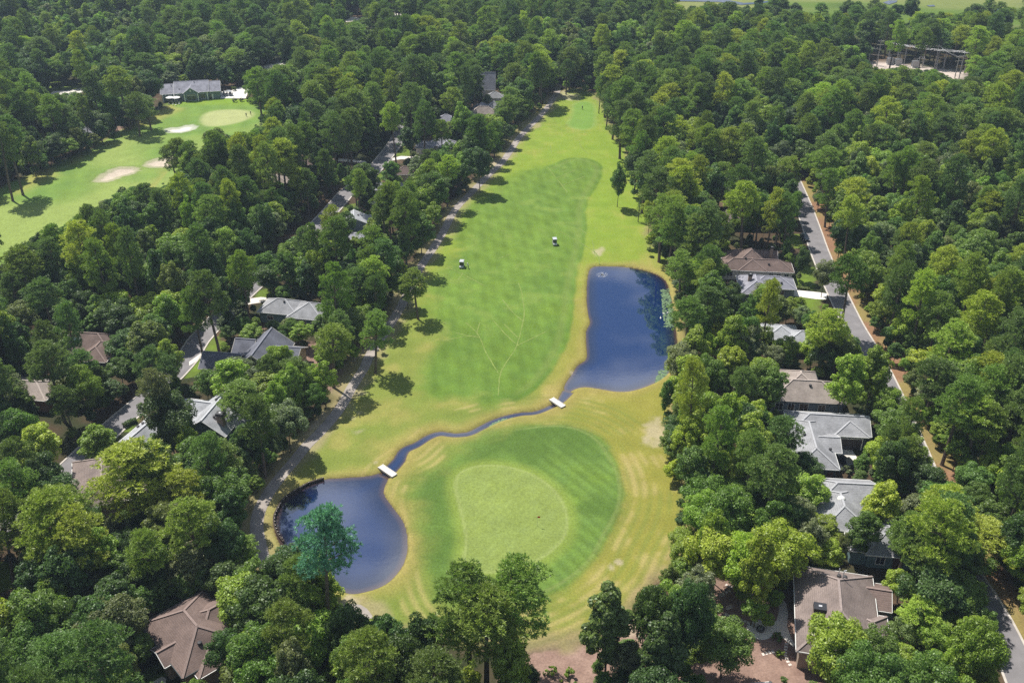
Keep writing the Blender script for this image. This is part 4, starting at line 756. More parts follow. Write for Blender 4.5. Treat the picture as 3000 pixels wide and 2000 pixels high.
MB().lathe([(.054, .0), (.054, .012)], (0, 0, .012), 10).build('cup', M['black'], fl)

# ------------------------------------------------------------------ golf carts, cars, people
def wheel(par, x, y, r, w):
    t = MB().lathe([(r * .72, -w / 2), (r, -w / 2 + .03), (r, w / 2 - .03), (r * .72, w / 2)], (0, 0, 0), 16).build('wheel', M['black'], par); t.location = (x, y, r); t.rotation_euler = (0, math.pi / 2, 0)
    MB().lathe([(r * .6, -w / 2 - .012), (r * .55, w / 2 + .012)], (0, 0, 0), 12).build('rim', M['pipe'], t)
def cart(x, y, rz, lb, grp='golf carts'):
    o = empty('golf_cart', (x, y, gz(x, y)), rz, lb, 'golf cart', grp)
    m = MB(); prof = [(-1.15, .28), (-1.15, .75), (-.55, .80), (-.5, .45), (.35, .42), (.42, .70), (.80, .78), (1.12, .58), (1.15, .28)]
    for sx in (-.56, .56): m.v += [(sx, a, b_) for a, b_ in prof]
    n = len(prof); m.f = [tuple(range(n)), tuple(range(n, 2 * n))[::-1]] + [(i, n + i, n + (i + 1) % n, (i + 1) % n) for i in range(n)]
    m.build('body', M['cartwhite'], o)
    MB().box(-.6, .6, -1.05, .72, 1.86, 1.93).box(-.5, .5, -.95, .62, 1.93, 1.97).build('canopy', M['cartwhite'], o)
    for px, py, qx, qy in ((-.55, -.95, -.55, -.95), (.55, -.95, .55, -.95), (-.52, .62, -.52, .48), (.52, .62, .52, .48)): MB().bar((px, py, .7), (qx, qy, 1.88), .045).build('canopy_post', M['black'], o)
    s = MB().box(-.5, .5, -.55, -.08, .56, .80).build('seat', M['seat'], o); MB().box(-.5, .5, -.62, -.48, .80, 1.28).build('backrest', M['seat'], s)
    MB().add([(-.5, .63, .76), (.5, .63, .76), (.5, .50, 1.8), (-.5, .50, 1.8), (-.5, .65, .76), (.5, .65, .76), (.5, .52, 1.8), (-.5, .52, 1.8)], [(0, 1, 2, 3), (7, 6, 5, 4), (0, 4, 5, 1), (2, 6, 7, 3), (0, 3, 7, 4), (1, 5, 6, 2)]).build('windshield', M['glass'], o)
    MB().tube([(-.25, .45, .8), (-.25, .22, 1.05)], [.02, .02]).lathe([(.17, -.02), (.17, .02)], (-.25, .2, 1.06), 10).build('steering_wheel', M['black'], o)
    for bx in (-.2, .2):
        g = MB().lathe([(.13, .5), (.15, .7), (.14, 1.35), (.12, 1.4)], (bx, -.92, 0), 8).build('golf_bag', M['black'], o)
        MB().tube([(bx - .03, -.92, 1.3), (bx - .06, -.96, 1.6)], [.02, .03]).tube([(bx + .05, -.9, 1.3), (bx + .07, -.93, 1.55)], [.02, .03]).build('clubs', M['pipe'], g)
    for wx in (-.48, .48):
        wheel(o, wx, .78, .23, .18); wheel(o, wx, -.72, .23, .2); MB().box(wx * .7 - .09, wx * .7 + .09, 1.10, 1.165, .5, .6).build('headlight', M['lamp'], o)
    return o
cart(*at(1353, 783), math.pi - .1, 'white golf cart on the left of the fairway beside a golfer'); cart(*at(1625, 717), math.pi + .1, 'white golf cart alone near the right side of the fairway')
def person(x, y, rz, lb, shirt, trous, pose=0, hat=(.7, .7, .68)):
    """one continuous skinned figure, 1.75 m tall"""
    o = empty('person', (x, y, gz(x, y)), rz, lb, 'person')
    lean = .16 if pose else .0; V = [(0, 0, .96), (0, lean * .5, 1.2), (0, lean, 1.42), (0, lean + .01, 1.52), (0, lean + .03, 1.66)]; R_ = [.15, .15, .15, .06, .10]; E_ = [(0, 1), (1, 2), (2, 3), (3, 4)]
    def chain(s, pts, rad):
        prev = s
        for p, r in zip(pts, rad): V.append(p); R_.append(r); E_.append((prev, len(V) - 1)); prev = len(V) - 1
    for s in (-1, 1):
        chain(0, [(s * .10, 0, .86), (s * .12, .02, .48), (s * .13, -.01, .08), (s * .14, .13, .04)], [.095, .065, .045, .04])
        if pose: chain(2, [(s * .19, lean, 1.40), (s * .20, lean + .16, 1.15), (s * .04, lean + .34, 1.0)], [.065, .045, .035])
        else: chain(2, [(s * .20, 0, 1.40), (s * .25, -.02, 1.12), (s * .26, .08, .88)], [.065, .045, .035])
    me = bpy.data.meshes.new('body'); me.from_pydata(V, E_, []); ob = link('body', me, o)
    md_ = ob.modifiers.new('skin', 'SKIN'); sk = me.skin_vertices[0].data
    for i, r in enumerate(R_): sk[i].radius = (r, r * (.75 if i < 3 else 1)); sk[i].use_root = (i == 0)
    ob.modifiers.new('sub', 'SUBSURF').levels = 1
    dg = bpy.context.evaluated_depsgraph_get(); me2 = bpy.data.meshes.new_from_object(ob.evaluated_get(dg)); ob.modifiers.clear(); ob.data = me2
    for c in ((.42, .26, .19), shirt, trous, (.03, .03, .03)): me2.materials.append(mat('cloth', c, .8, .2, .05, 8))
    for p in me2.polygons:
        z = p.center.z; r = abs(p.center.x); p.use_smooth = True
        p.material_index = 3 if z < .11 else 2 if z < .97 and r < .22 else 1 if z < 1.50 and (z > 1.15 or r < .2) else 0
    hz = lean + .03
    MB().lathe([(.115, 1.68), (.112, 1.74), (.07, 1.79), (.01, 1.80)], (0, hz, 0), 12).add([(-.08, hz + .09, 1.69), (.08, hz + .09, 1.69), (.07, hz + .2, 1.675), (-.07, hz + .2, 1.675)], [(0, 1, 2, 3)]).build('cap', mat('cap_cloth', hat, .8, .2, .05, 8), o)
    if pose:
        g = MB().tube([(0, lean + .34, 1.02), (.1, lean + .85, .08)], [.014, .010]).build('golf_club', M['pipe'], o)
    return o
person(*at(1372, 787), 1.2, 'golfer in pale shirt and dark trousers standing right of the cart', (.6, .62, .60), (.04, .05, .05), 1); person(*at(722, 342), .4, 'left one of two people on the practice green, dark clothes', (.03, .035, .05), (.03, .03, .035))
person(*at(735, 337), -.6, 'right one of two people on the practice green, dark top', (.05, .05, .06), (.10, .10, .10)); person(*at(1706, 322), 0, 'person in dark clothes standing on the far tee box', (.04, .05, .04), (.02, .02, .02), 1)
def car(x, y, rz, lb, paint, suv=False):
    o = empty('car', (x, y, .035), rz, lb, 'car', 'parked cars'); L_, W2, hb, ht = 2.35, .90, .88 if not suv else 1.0, 1.45 if not suv else 1.72
    def shell(name, secs, m):
        """secs: (y, half width bottom, z bottom, half width top, z top)"""
        k = MB(); V = []
        for yy, wb, zb, wt, zt in secs: V += [(-wb, yy, zb), (-wb * 1.0, yy, zb + (zt - zb) * .55), (-wt, yy, zt), (wt, yy, zt), (wb, yy, zb + (zt - zb) * .55), (wb, yy, zb)]
        F_ = [];
        for i in range(len(secs) - 1):
            for j in range(6): F_.append((6 * i + j, 6 * i + (j + 1) % 6, 6 * i + 6 + (j + 1) % 6, 6 * i + 6 + j))
        F_ += [tuple(range(6))[::-1], tuple(range(6 * (len(secs) - 1), 6 * len(secs)))]; k.add(V, F_); q = k.build(name, m, o)
        bv = q.modifiers.new('bevel', 'BEVEL'); bv.width = .05; bv.segments = 2; return q
    shell('body', [(-L_, W2 * .86, .35, W2 * .80, hb - .12), (-L_ + .25, W2 * .97, .24, W2 * .90, hb), (-1.0, W2, .22, W2 * .95, hb + .02), (1.0, W2, .22, W2 * .93, hb), (1.9, W2 * .96, .24, W2 * .86, hb - .10), (L_, W2 * .80, .34, W2 * .70, hb - .24)], paint)
    rear = -L_ + (.12 if suv else .55)
    shell('cabin', [(rear, W2 * .90, hb - .04, W2 * .80, hb), (rear + (.35 if suv else .55), W2 * .92, hb - .04, W2 * .74, ht - .06), (-.3, W2 * .93, hb - .04, W2 * .76, ht), (.35, W2 * .93, hb - .04, W2 * .74, ht - .05), (1.05, W2 * .90, hb - .04, W2 * .80, hb)], M['glass'])
    MB().box(-W2 * .70, W2 * .70, rear + .55, .30, ht - .035, ht + .02).build('roof', paint, o)
    for s in (-1, 1):
        wheel(o, s * (W2 - .1), 1.42, .33, .22); wheel(o, s * (W2 - .1), -1.38, .33, .22)
        MB().box(s * W2 * .62 - .16, s * W2 * .62 + .16, L_ - .12, L_ - .02 + .03, .56, .70).build('headlight', M['lamp'], o); MB().box(s * W2 * .66 - .13, s * W2 * .66 + .13, -L_ - .02, -L_ + .1, .58, .76).build('tail_light', M['red'], o)
        MB().box(s * (W2 + .10) - .09, s * (W2 + .10) + .09, .72, .90, hb - .02, hb + .12).build('mirror', paint, o)
    return o
car(*at(2357, 700), math.radians(185), 'dark blue car parked on the road by the grass verge', M['carpaint']); car(*at(2478, 1362), math.radians(16), 'black car on the driveway of the light grey garage house', M['carpaint2'], True)
car(*at(2594, 1788), math.radians(-10), 'silver blue car half hidden beside the brown chimney house', M['carpaint3'])
# boat on its trailer
bx_, by_ = at(*T('n', (520, 790))[0], .9)
bt = empty('motor_boat', (bx_ - 1.5, by_ + .3, 0), math.radians(-72), 'dark motor boat on a trailer by the rose brown house', 'boat'); k = MB(); secs = [(-2.5, .85, .25), (-1.0, .95, .2), (.6, .9, .22), (1.8, .55, .4), (2.7, .05, .75)]; V = []
for yy, w_, zb in secs: V += [(-w_, yy, 1.35), (-w_ * .8, yy, .75 + zb * .3), (0, yy, .55 + zb * .5), (w_ * .8, yy, .75 + zb * .3), (w_, yy, 1.35)]
k.add(V, [(5 * i + j, 5 * i + j + 1, 5 * i + 6 + j, 5 * i + 5 + j) for i in range(4) for j in range(4)] + [(0, 1, 2, 3, 4)]); k.build('hull', M['boat'], bt)
MB().add([(-.8, -2.45, 1.2), (.8, -2.45, 1.2), (.84, .5, 1.24), (-.84, .5, 1.24)], [(0, 1, 2, 3)]).add([(-.84, .5, 1.36), (.84, .5, 1.36), (.5, 1.8, 1.38), (.05, 2.6, 1.38), (-.05, 2.6, 1.38), (-.5, 1.8, 1.38)], [(0, 1, 2, 3, 4, 5)]).build('deck', M['canvas'], bt)
MB().add([(-.7, .55, 1.37), (.7, .55, 1.37), (.6, .25, 1.85), (-.6, .25, 1.85)], [(0, 1, 2, 3)]).build('windshield', M['skylight'], bt); MB().box(-.2, .2, -2.95, -2.5, .8, 1.7).build('engine', M['black'], bt)
tr_ = MB().box(-.06, .06, -2.2, 3.4, .42, .52).box(-1.0, 1.0, -1.0, -.9, .36, .46).build('trailer', M['metal'], bt)
for s in (-1, 1): wheel(bt, s * 1.0, -.95, .32, .2)

# ------------------------------------------------------------------ clubhouse terrace
for k, p in enumerate(T('u', (470, 655), (580, 655))):
    x, y = at(*p); o = empty('parasol', (x, y, 0), 0, ['left white parasol on the clubhouse terrace', 'right white parasol on the clubhouse terrace'][k], 'parasol', 'white terrace parasols')
    MB().tube([(0, 0, 0), (0, 0, 2.7)], [.04, .04]).build('pole', M['metal'], o); MB().lathe([(1.7, 2.25), (.9, 2.55), (.05, 2.8), (.04, 2.78), (.9, 2.52), (1.7, 2.22)], (0, 0, 0), 8).build('canopy', M['canvas'], o)
    t = MB().lathe([(.55, .70), (.55, .75)], (0, 0, 0), 14).build('table_top', M['white'], o); MB().lathe([(.3, 0), (.06, .08), (.06, .69)], (0, 0, 0), 8).build('pedestal', M['metal'], o)
def chair(x, y, rz, lb):
    o = empty('terrace_chair', (x, y, 0), rz, lb, 'chair', 'white chairs on the clubhouse terrace'); MB().box(-.25, .25, -.25, .25, .42, .47).build('seat', M['white'], o); MB().box(-.25, .25, -.28, -.24, .47, .95).build('backrest', M['white'], o)
    for a in (-.21, .21):
        for b_ in (-.21, .21): MB().box(a - .025, a + .025, b_ - .025, b_ + .025, 0, .42).build('leg', M['white'], o)
for k, p in enumerate(T('u', (440, 690), (510, 700), (560, 705), (620, 690), (510, 660), (630, 665))): chair(*at(*p), k * 1.1, ['white chair left of the left parasol', 'white chair in front of the left parasol', 'white chair between the two parasols', 'white chair in front of the right parasol', 'white chair right of the left parasol', 'white chair right of the right parasol'][k])
for k, p in enumerate(T('u', (1410, 535), (1470, 520), (1500, 535))): cart(*at(*p), 1.2 + k * .3, ['left golf cart parked in the white yard by the clubhouse', 'middle golf cart parked in the white yard by the clubhouse', 'right golf cart parked in the white yard by the clubhouse'][k], 'golf carts parked by the clubhouse')
for k, p in enumerate(T('u', (2110, 545), (2165, 560))): cart(*at(*p), .6, ['left golf cart under the trees right of the clubhouse yard', 'right golf cart under the trees right of the clubhouse yard'][k], 'golf carts parked by the clubhouse')

# ------------------------------------------------------------------ garden at lower right
px_, py_ = at(*T('f', (885, 800))[0])
pt = MB().lathe([(2.1, -.05), (2.1, .05)], (0, 0, 0), 28).build('patio', M['concrete']); pt.location = (px_, py_, .01); tag(pt, 'round pale patio with fire pit in the mulch garden', 'patio', None, 'structure')
tag(MB().prism(G(T('f', (1000, 770), (1080, 690), (1110, 560), (1060, 430), (1010, 340), (1090, 380), (1190, 500), (1210, 620), (1200, 760), (1240, 880), (1290, 970), (1270, 1000), (1160, 900), (1100, 830), (1020, 830))), -.05, .052).build('garden_path', M['concrete']), 'winding pale garden path left of the chimney house', 'path', None, 'structure')
fp = empty('fire_pit', (px_ + .1, py_ - .05, .06), 0, 'round dark stone fire pit on the pale patio', 'fire pit')
for k in range(12):
    t = 2 * math.pi * k / 12; s = MB().box(-.17, .17, -.09, .09, 0, .36).build('stone', M['pit'], fp); s.location = (.6 * math.cos(t), .6 * math.sin(t), 0); s.rotation_euler = (0, 0, t + math.pi / 2)
MB().lathe([(.5, .0), (.5, .12), (.2, .2)], (0, 0, 0), 12).build('ash_bed', M['black'], fp); MB().lathe([(.42, .37), (.40, .50), (.1, .6)], (0, 0, 0), 12).build('spark_cover', M['metal'], fp)
def stones(pts, lb, n, ang=0):
    L_ = G(T('g', *pts)); o = empty('stepping_stone_path', (L_[0][0], L_[0][1], 0), 0, lb, 'stepping stones'); d = [0]
    for i in range(len(L_) - 1): d.append(d[-1] + math.dist(L_[i], L_[i + 1]))
    for k in range(n):
        s = d[-1] * k / (n - 1); i = max(j for j in range(len(d)) if d[j] <= s + 1e-6); i = min(i, len(L_) - 2); f = (s - d[i]) / (d[i + 1] - d[i]); x = L_[i][0] + (L_[i + 1][0] - L_[i][0]) * f; y = L_[i][1] + (L_[i + 1][1] - L_[i][1]) * f
        q = MB().box(-.19, .19, -.26, .26, -.05, .05).build('stone', M['stone'], o); q.location = (x - L_[0][0], y - L_[0][1], 0); q.rotation_euler = (0, 0, ang + random.uniform(-.12, .12) + math.atan2(L_[i + 1][1] - L_[i][1], L_[i + 1][0] - L_[i][0]))
stones([(430, 665), (600, 735), (790, 800)], 'stepping stones leading left from the round patio', 8); stones([(440, 185), (520, 215), (640, 235), (740, 275)], 'upper row of stepping stones under the garden trees', 7)
stones([(350, 360), (400, 320), (490, 285)], 'short row of stepping stones at the garden left', 4); stones([(1040, 1320), (1110, 1300), (1200, 1280)], 'short row of stepping stones left of the round bush', 4)
stones([(1420, 1150), (1405, 1270), (1400, 1330), (1440, 1430), (1480, 1490)], 'curving stepping stones right of the round bush', 8)
# benches and grill give the garden its scale
gx_, gy_ = at(*T('g', (480, 590))[0]); bn = empty('garden_bench', (gx_, gy_, 0), .5, 'pale wooden bench on the mulch left of the patio', 'bench')
for k in range(3): MB().box(-.6, .6, -.2 + k * .14, -.08 + k * .14, .42, .46).build('seat_slat', M['stone'], bn)
for k in range(2): MB().box(-.6, .6, .22, .26, .56 + k * .16, .68 + k * .16).build('back_slat', M['stone'], bn)
for a in (-.5, .5):
    for b_ in (-.15, .2): MB().box(a - .03, a + .03, b_ - .03, b_ + .03, 0, .42 if b_ < 0 else .84).build('leg', M['stone'], bn)
# ------------------------------------------------------------------ pond details
ux, uy = at(*T('E', (1797, 340))[0], WZ); fo = empty('fountain', (ux, uy, WZ), 0, 'low white aerator fountain at the far end of the large pond', 'fountain')
MB().lathe([(.35, -.1), (.4, .06), (.2, .12)], (0, 0, 0), 10).build('float', M['black'], fo); m = MB()
for k in range(150):
    t = random.uniform(0, 6.28); r = 1.7 * math.sqrt(random.random()); z = .02 + .5 * max(0, 1 - (r / 1.4)) * random.random(); s = random.uniform(.03, .09); c = (r * math.cos(t), r * math.sin(t), z); m.add([(c[0] - s, c[1], c[2]), (c[0] + s, c[1], c[2]), (c[0], c[1] + s, c[2]), (c[0], c[1] - s, c[2]), (c[0], c[1], c[2] + s)], [(0, 3, 4), (3, 1, 4), (1, 2, 4), (2, 0, 4)])
sp = m.build('spray', M['foam'], fo); sp['kind'] = 'stuff'
for k, p in enumerate(T('E', (2200, 640), (2222, 610), (2248, 603))):
    x, y = at(*p, WZ); o = empty('duck', (x, y, WZ), k * 1.3, ['white duck on the pond, left of three', 'white duck on the pond, middle of three', 'white duck on the pond, right of three'][k], 'duck', 'white ducks by the lily pads'); m = MB()
    m.lathe([(.02, -.34), (.14, -.22), (.19, 0), (.16, .2), (.09, .30), (.07, .36)], (0, 0, 0), 10); m.v = [(a, c, b_ * .8 + .08) for a, b_, c in m.v]
    m.tube([(0, .27, .12), (0, .34, .32), (0, .36, .40), (0, .44, .40)], [.06, .045, .06, .02], 8); m.build('body', M['feather'], o, True); MB().tube([(0, .43, .40), (0, .52, .385)], [.022, .008], 6).build('bill', M['roof_tan'], o)
def pads(poly, n, lb):
    m = MB(); P_ = np.array(G(poly, WZ)); k = 0
    while k < n:
        x = random.uniform(P_[:, 0].min(), P_[:, 0].max()); y = random.uniform(P_[:, 1].min(), P_[:, 1].max())
        if inside(np.array([x]), np.array([y]), [tuple(q) for q in P_])[0]:
            r = random.uniform(.10, .28); c = 8; z = WZ + .03 + .008 * (k % 3); m.add([(x + r * math.cos(6.28 * j / c), y + r * math.sin(6.28 * j / c), z + random.uniform(0, .02)) for j in range(c)], [tuple(range(c))]); k += 1
    tag(m.build('lily_pads', M['lily']), lb, 'lily pads', None, 'stuff')
pads(T('E', (2200, 440), (2262, 440), (2285, 560), (2285, 700), (2225, 700), (2212, 560)), 520, 'pale green lily pads along the right shore of the large pond'); pads(T('E', (2190, 1000), (2250, 990), (2240, 1060), (2160, 1085)), 160, 'blue green lily pads at the lower right of the large pond')
pads(T('E', (1040, 1365), (1120, 1332), (1190, 1325), (1180, 1345), (1100, 1372), (1010, 1400)), 160, 'pale green weed floating in the stream')

# ------------------------------------------------------------------ substation
def upole(p, h, lb, arms=2):
    x, y = at(*p); o = empty('utility_pole', (x, y, 0), random.uniform(-.4, .4), lb, 'utility pole', 'poles of the substation'); MB().tube([(0, 0, -.3), (0, 0, h)], [.24, .15], 8).build('pole', M['pole'], o)
    for k in range(arms):
        a = MB().box(-1.6, 1.6, -.08, .08, h - .8 - k * 1.8, h - .62 - k * 1.8).build('crossarm', M['pole'], o)
        for s in (-1.4, 0, 1.4): MB().lathe([(.06, 0), (.10, .1), (.06, .3)], (s, 0, h - .62 - k * 1.8), 6).build('insulator', M['pipe'], a)
    return (x, y, h)
PL = [('tall leftmost pole of the substation', (400, 668), 18), ('pole behind the steel frame of the substation', (600, 600), 14), ('slim pole in the middle of the substation yard', (1395, 705), 16), ('near right pole of the substation', (1745, 880), 15),
      ('nearest pole of the substation on the pale pad', (1815, 900), 19), ('rightmost pole of the substation', (1905, 800), 15)]
tops = [upole(T('v', p)[0], h, lb) for lb, p, h in [(a_, b_, c_ * .68) for a_, b_, c_ in PL]]
def gantry(p, w, h, lb, rz=0.0):
    x, y = at(*p); o = empty('switch_frame', (x, y, 0), rz, lb, 'steel frame', 'lattice frames of the substation')
    for sx in (-w / 2, w / 2):
        for sy in (-.5, .5): MB().bar((sx, sy, 0), (sx * .96, sy * .5, h), .16).build('leg', M['metal'], o)
        m = MB()
        for k in range(5): m.bar((sx, -.5 + (k % 2), h * k / 5), (sx, .5 - (k % 2), h * (k + 1) / 5), .09)
        m.build('bracing', M['metal'], o)
    b_ = MB().box(-w / 2 - .8, w / 2 + .8, -.09, .09, h - .18, h).build('beam', M['metal'], o); MB().box(-w / 2 - .8, w / 2 + .8, -.07, .07, h * .62, h * .62 + .12).build('beam', M['metal'], o)
    for k in range(4): MB().lathe([(.10, 0), (.16, .2), (.10, .4), (.16, .6), (.08, .9)], (-w / 2 + w * k / 3, 0, h), 6).build('insulator', M['pipe'], b_)
for lb, p, w, h in [(q_[0], q_[1], q_[2] * .7, q_[3] * .68) for q_ in [('left lattice frame of the substation', (330, 650), 6, 11), ('wide bright lattice frame of the substation', (680, 610), 8, 9), ('lattice frame left of the middle pole', (800, 650), 5, 13), ('small A shaped lattice frame of the substation', (1150, 690), 3, 6), ('tall lattice frame right of the middle pole', (1480, 735), 5, 13), ('right lattice frame over the pale pad', (1900, 800), 5, 12)]]: gantry(T('v', p)[0], w, h, lb, random.uniform(-.2, .2))
for k, p in enumerate(T('v', (620, 640), (760, 655), (1050, 690))):
    x, y = at(*p); o = empty('transformer', (x, y, 0), .1, ['left grey transformer under the bright frame', 'middle grey transformer under the bright frame', 'right grey transformer in the dark yard'][k], 'transformer', 'substation transformers'); MB().box(-1.4, 1.4, -.9, .9, .3, 3.0).build('tank', M['metal'], o)
    MB().box(-1.6, 1.6, -1.1, 1.1, 0, .3).build('plinth', M['concrete'], o)
    for j in range(3): MB().lathe([(.12, 0), (.18, .3), (.10, .5), (.16, .8), (.06, 1.2)], (-.8 + .8 * j, 0, 3.0), 6).build('bushing', M['pole'], o)
    for j in range(6): MB().box(1.42, 1.75, -.75 + .27 * j, -.68 + .27 * j, .5, 2.7).build('cooling_fin', M['metal'], o)
for k, (i, j) in enumerate([(0, 1), (1, 2), (2, 3), (2, 5), (1, 4)]):
    a, b_ = tops[i], tops[j]; m = MB()
    for s in (-1.2, 1.2):
        pts = []
        for t in np.linspace(0, 1, 9): pts.append((a[0] + (b_[0] - a[0]) * t, a[1] + (b_[1] - a[1]) * t + s, a[2] - .5 + (b_[2] - a[2]) * t - 3 * t * (1 - t)))
        m.tube(pts, [.03] * 9, 4)
    tag(m.build('power_line', M['metal']), ['power lines from the leftmost substation pole', 'long power lines across the substation yard', 'power lines to the near right substation pole', 'power lines to the rightmost substation pole', 'power lines to the nearest substation pole'][k], 'power line')
LANDMARKS += [('the substation', 2690, 180), ('the near putting green', 1480, 1480), ('the small pond', 1000, 1560), ('the large pond', 1850, 980), ('the near footbridge', 1133, 1378), ('the far footbridge', 1632, 1178), ('the left golf cart', 1353, 780), ('the right golf cart', 1625, 715),
              ('the blue car', 2357, 695), ('the black car', 2478, 1355), ('the far tee', 1700, 330), ('the white bunker', 530, 378), ('the tan bunker', 345, 510), ('the mulch bed', 1640, 1950), ('the garden patio', 2226, 1842), ('the boat', 250, 1440), ('the cart path bend', 755, 1530),
              ('the bottom left corner', 60, 1950), ('the bottom right corner', 2940, 1950), ('the left edge', 10, 1000), ('the right edge', 2990, 1000), ('the bottom edge middle', 1150, 2000)]
# ------------------------------------------------------------------ tree shapes
def leaves_mesh(name, Pc, Nn, size, m, r, aspect=.62):
    """one small quad per leaf spray"""
    n = len(Pc); a = r.normal(size=(n, 3)); t = np.cross(Nn, a); t /= np.linalg.norm(t, axis=1)[:, None] + 1e-9; b = np.cross(Nn, t)
    s = size[:, None]; bend = Nn * s * .25
    V = np.stack([Pc - t * s, Pc - b * s * aspect + bend, Pc + t * s, Pc + b * s * aspect + bend], 1).reshape(-1, 3)
    F_ = np.arange(4 * n).reshape(-1, 4)
    return mesh_np(name, V, F_, m)
def crown_leaves(clumps, per, lsz, r, up=.35, flat=.8):
    Ps, Ns, S = [], [], []
    for c, rad in clumps:
        n = int(per * (rad ** 1.7)); d = r.normal(size=(n, 3)); d[:, 2] += up * 1.2; d /= np.linalg.norm(d, axis=1)[:, None]
        rr = rad * (.55 + .5 * r.random(n) ** .6); P_ = np.array(c) + d * rr[:, None] * np.array([1, 1, flat])
        N_ = d + r.normal(size=(n, 3)) * .55; N_[:, 2] += .35; N_ /= np.linalg.norm(N_, axis=1)[:, None]
        Ps.append(P_); Ns.append(N_); S.append(lsz * (.7 + .6 * r.random(n)))
    return np.concatenate(Ps), np.concatenate(Ns), np.concatenate(S)
def limbs(mb, base, clumps, k, r, r0):
    sel = r.permutation(len(clumps))[:k]
    for i in sel:
        c = np.array(clumps[i][0]); b = np.array(base) * (1, 1, 1); b[2] = min(base[2] + r.random() * 1.5, c[2] - .3)
        mid = (b + c) / 2 + r.normal(size=3) * .25; mid[2] -= .1 * np.linalg.norm(c - b)
        mb.tube([tuple(b), tuple(mid), tuple(c)], [r0, r0 * .6, r0 * .2], 5)
def broad(seed, H, R, shape):
    """shape: 'oak' wide dome, 'gum' egg, 'col' column, 'loose' open"""
    r = np.random.default_rng(seed); base = {'oak': .30, 'gum': .22, 'col': .16, 'loose': .34, 'bush': .04}[shape]; z0, z1 = H * base, H; zc = (z0 + z1) / 2; hz = (z1 - z0) / 2
    clumps = []; n = {'oak': 104, 'gum': 108, 'col': 96, 'loose': 64, 'bush': 18}[shape]
    lob = r.normal(size=(5, 3)); lob /= np.linalg.norm(lob, axis=1)[:, None]; la = r.uniform(-.42, .42, 5)
    for i in range(n):
        d = r.normal(size=3); d /= np.linalg.norm(d); f = 1 + sum(la[j] * max(0, float(d @ lob[j])) ** 3 for j in range(5))
        q = r.random() ** .38 * .92; zz_ = d[2] * q; prof = {'oak': math.sqrt(max(.05, 1 - max(0, zz_) ** 2 * .55 - max(0, -zz_) ** 2 * .2)), 'gum': 1.08 - .42 * zz_ if zz_ > -.4 else 1.25 + .6 * (zz_ + .4), 'col': 1.0 - .25 * zz_, 'loose': 1.0, 'bush': 1.0}[shape]
        rr = R * (.14 + .13 * r.random() ** 1.4) * (1.0 if shape != 'loose' else .95)
        c = (d[0] * q * R * prof * f * .86, d[1] * q * R * prof * f * .86, zc + zz_ * hz * .88 * (f if zz_ > 0 else 1)); clumps.append((c, min(rr, c[2] * .9)))
    P_, N_, S = crown_leaves(clumps, {'oak': 165, 'gum': 175, 'col': 240, 'loose': 150, 'bush': 420}[shape] * (1.0 if R > 3 else 1.5), .185 if R > 2.6 else .13, r)
    cr_ = leaves_mesh('crown', P_, N_, S, M['leaf'], r)
    mb = MB(); lean = r.normal(size=2) * .25; tr = .055 * H ** .75 * .35
    if shape != 'bush':
        top = (lean[0], lean[1], zc + hz * .2); mb.tube([(0, 0, -.3), (0, 0, .35), (lean[0] * .3, lean[1] * .3, z0 * .7), (lean[0] * .7, lean[1] * .7, z0 * 1.3), top], [tr * 1.5, tr * 1.1, tr * .9, tr * .7, tr * .25], 7)
        limbs(mb, (lean[0] * .6, lean[1] * .6, z0 * 1.05), clumps, 12, r, tr * .42)
    else: mb.tube([(0, 0, -.1), (0, 0, H * .5)], [.08, .04], 5); limbs(mb, (0, 0, .1), clumps, 5, r, .04)
    me = bpy.data.meshes.new('trunk'); me.from_pydata(mb.v, [], mb.f); me.materials.append(M['bark']); me.update()
    return cr_, me, H, R, base
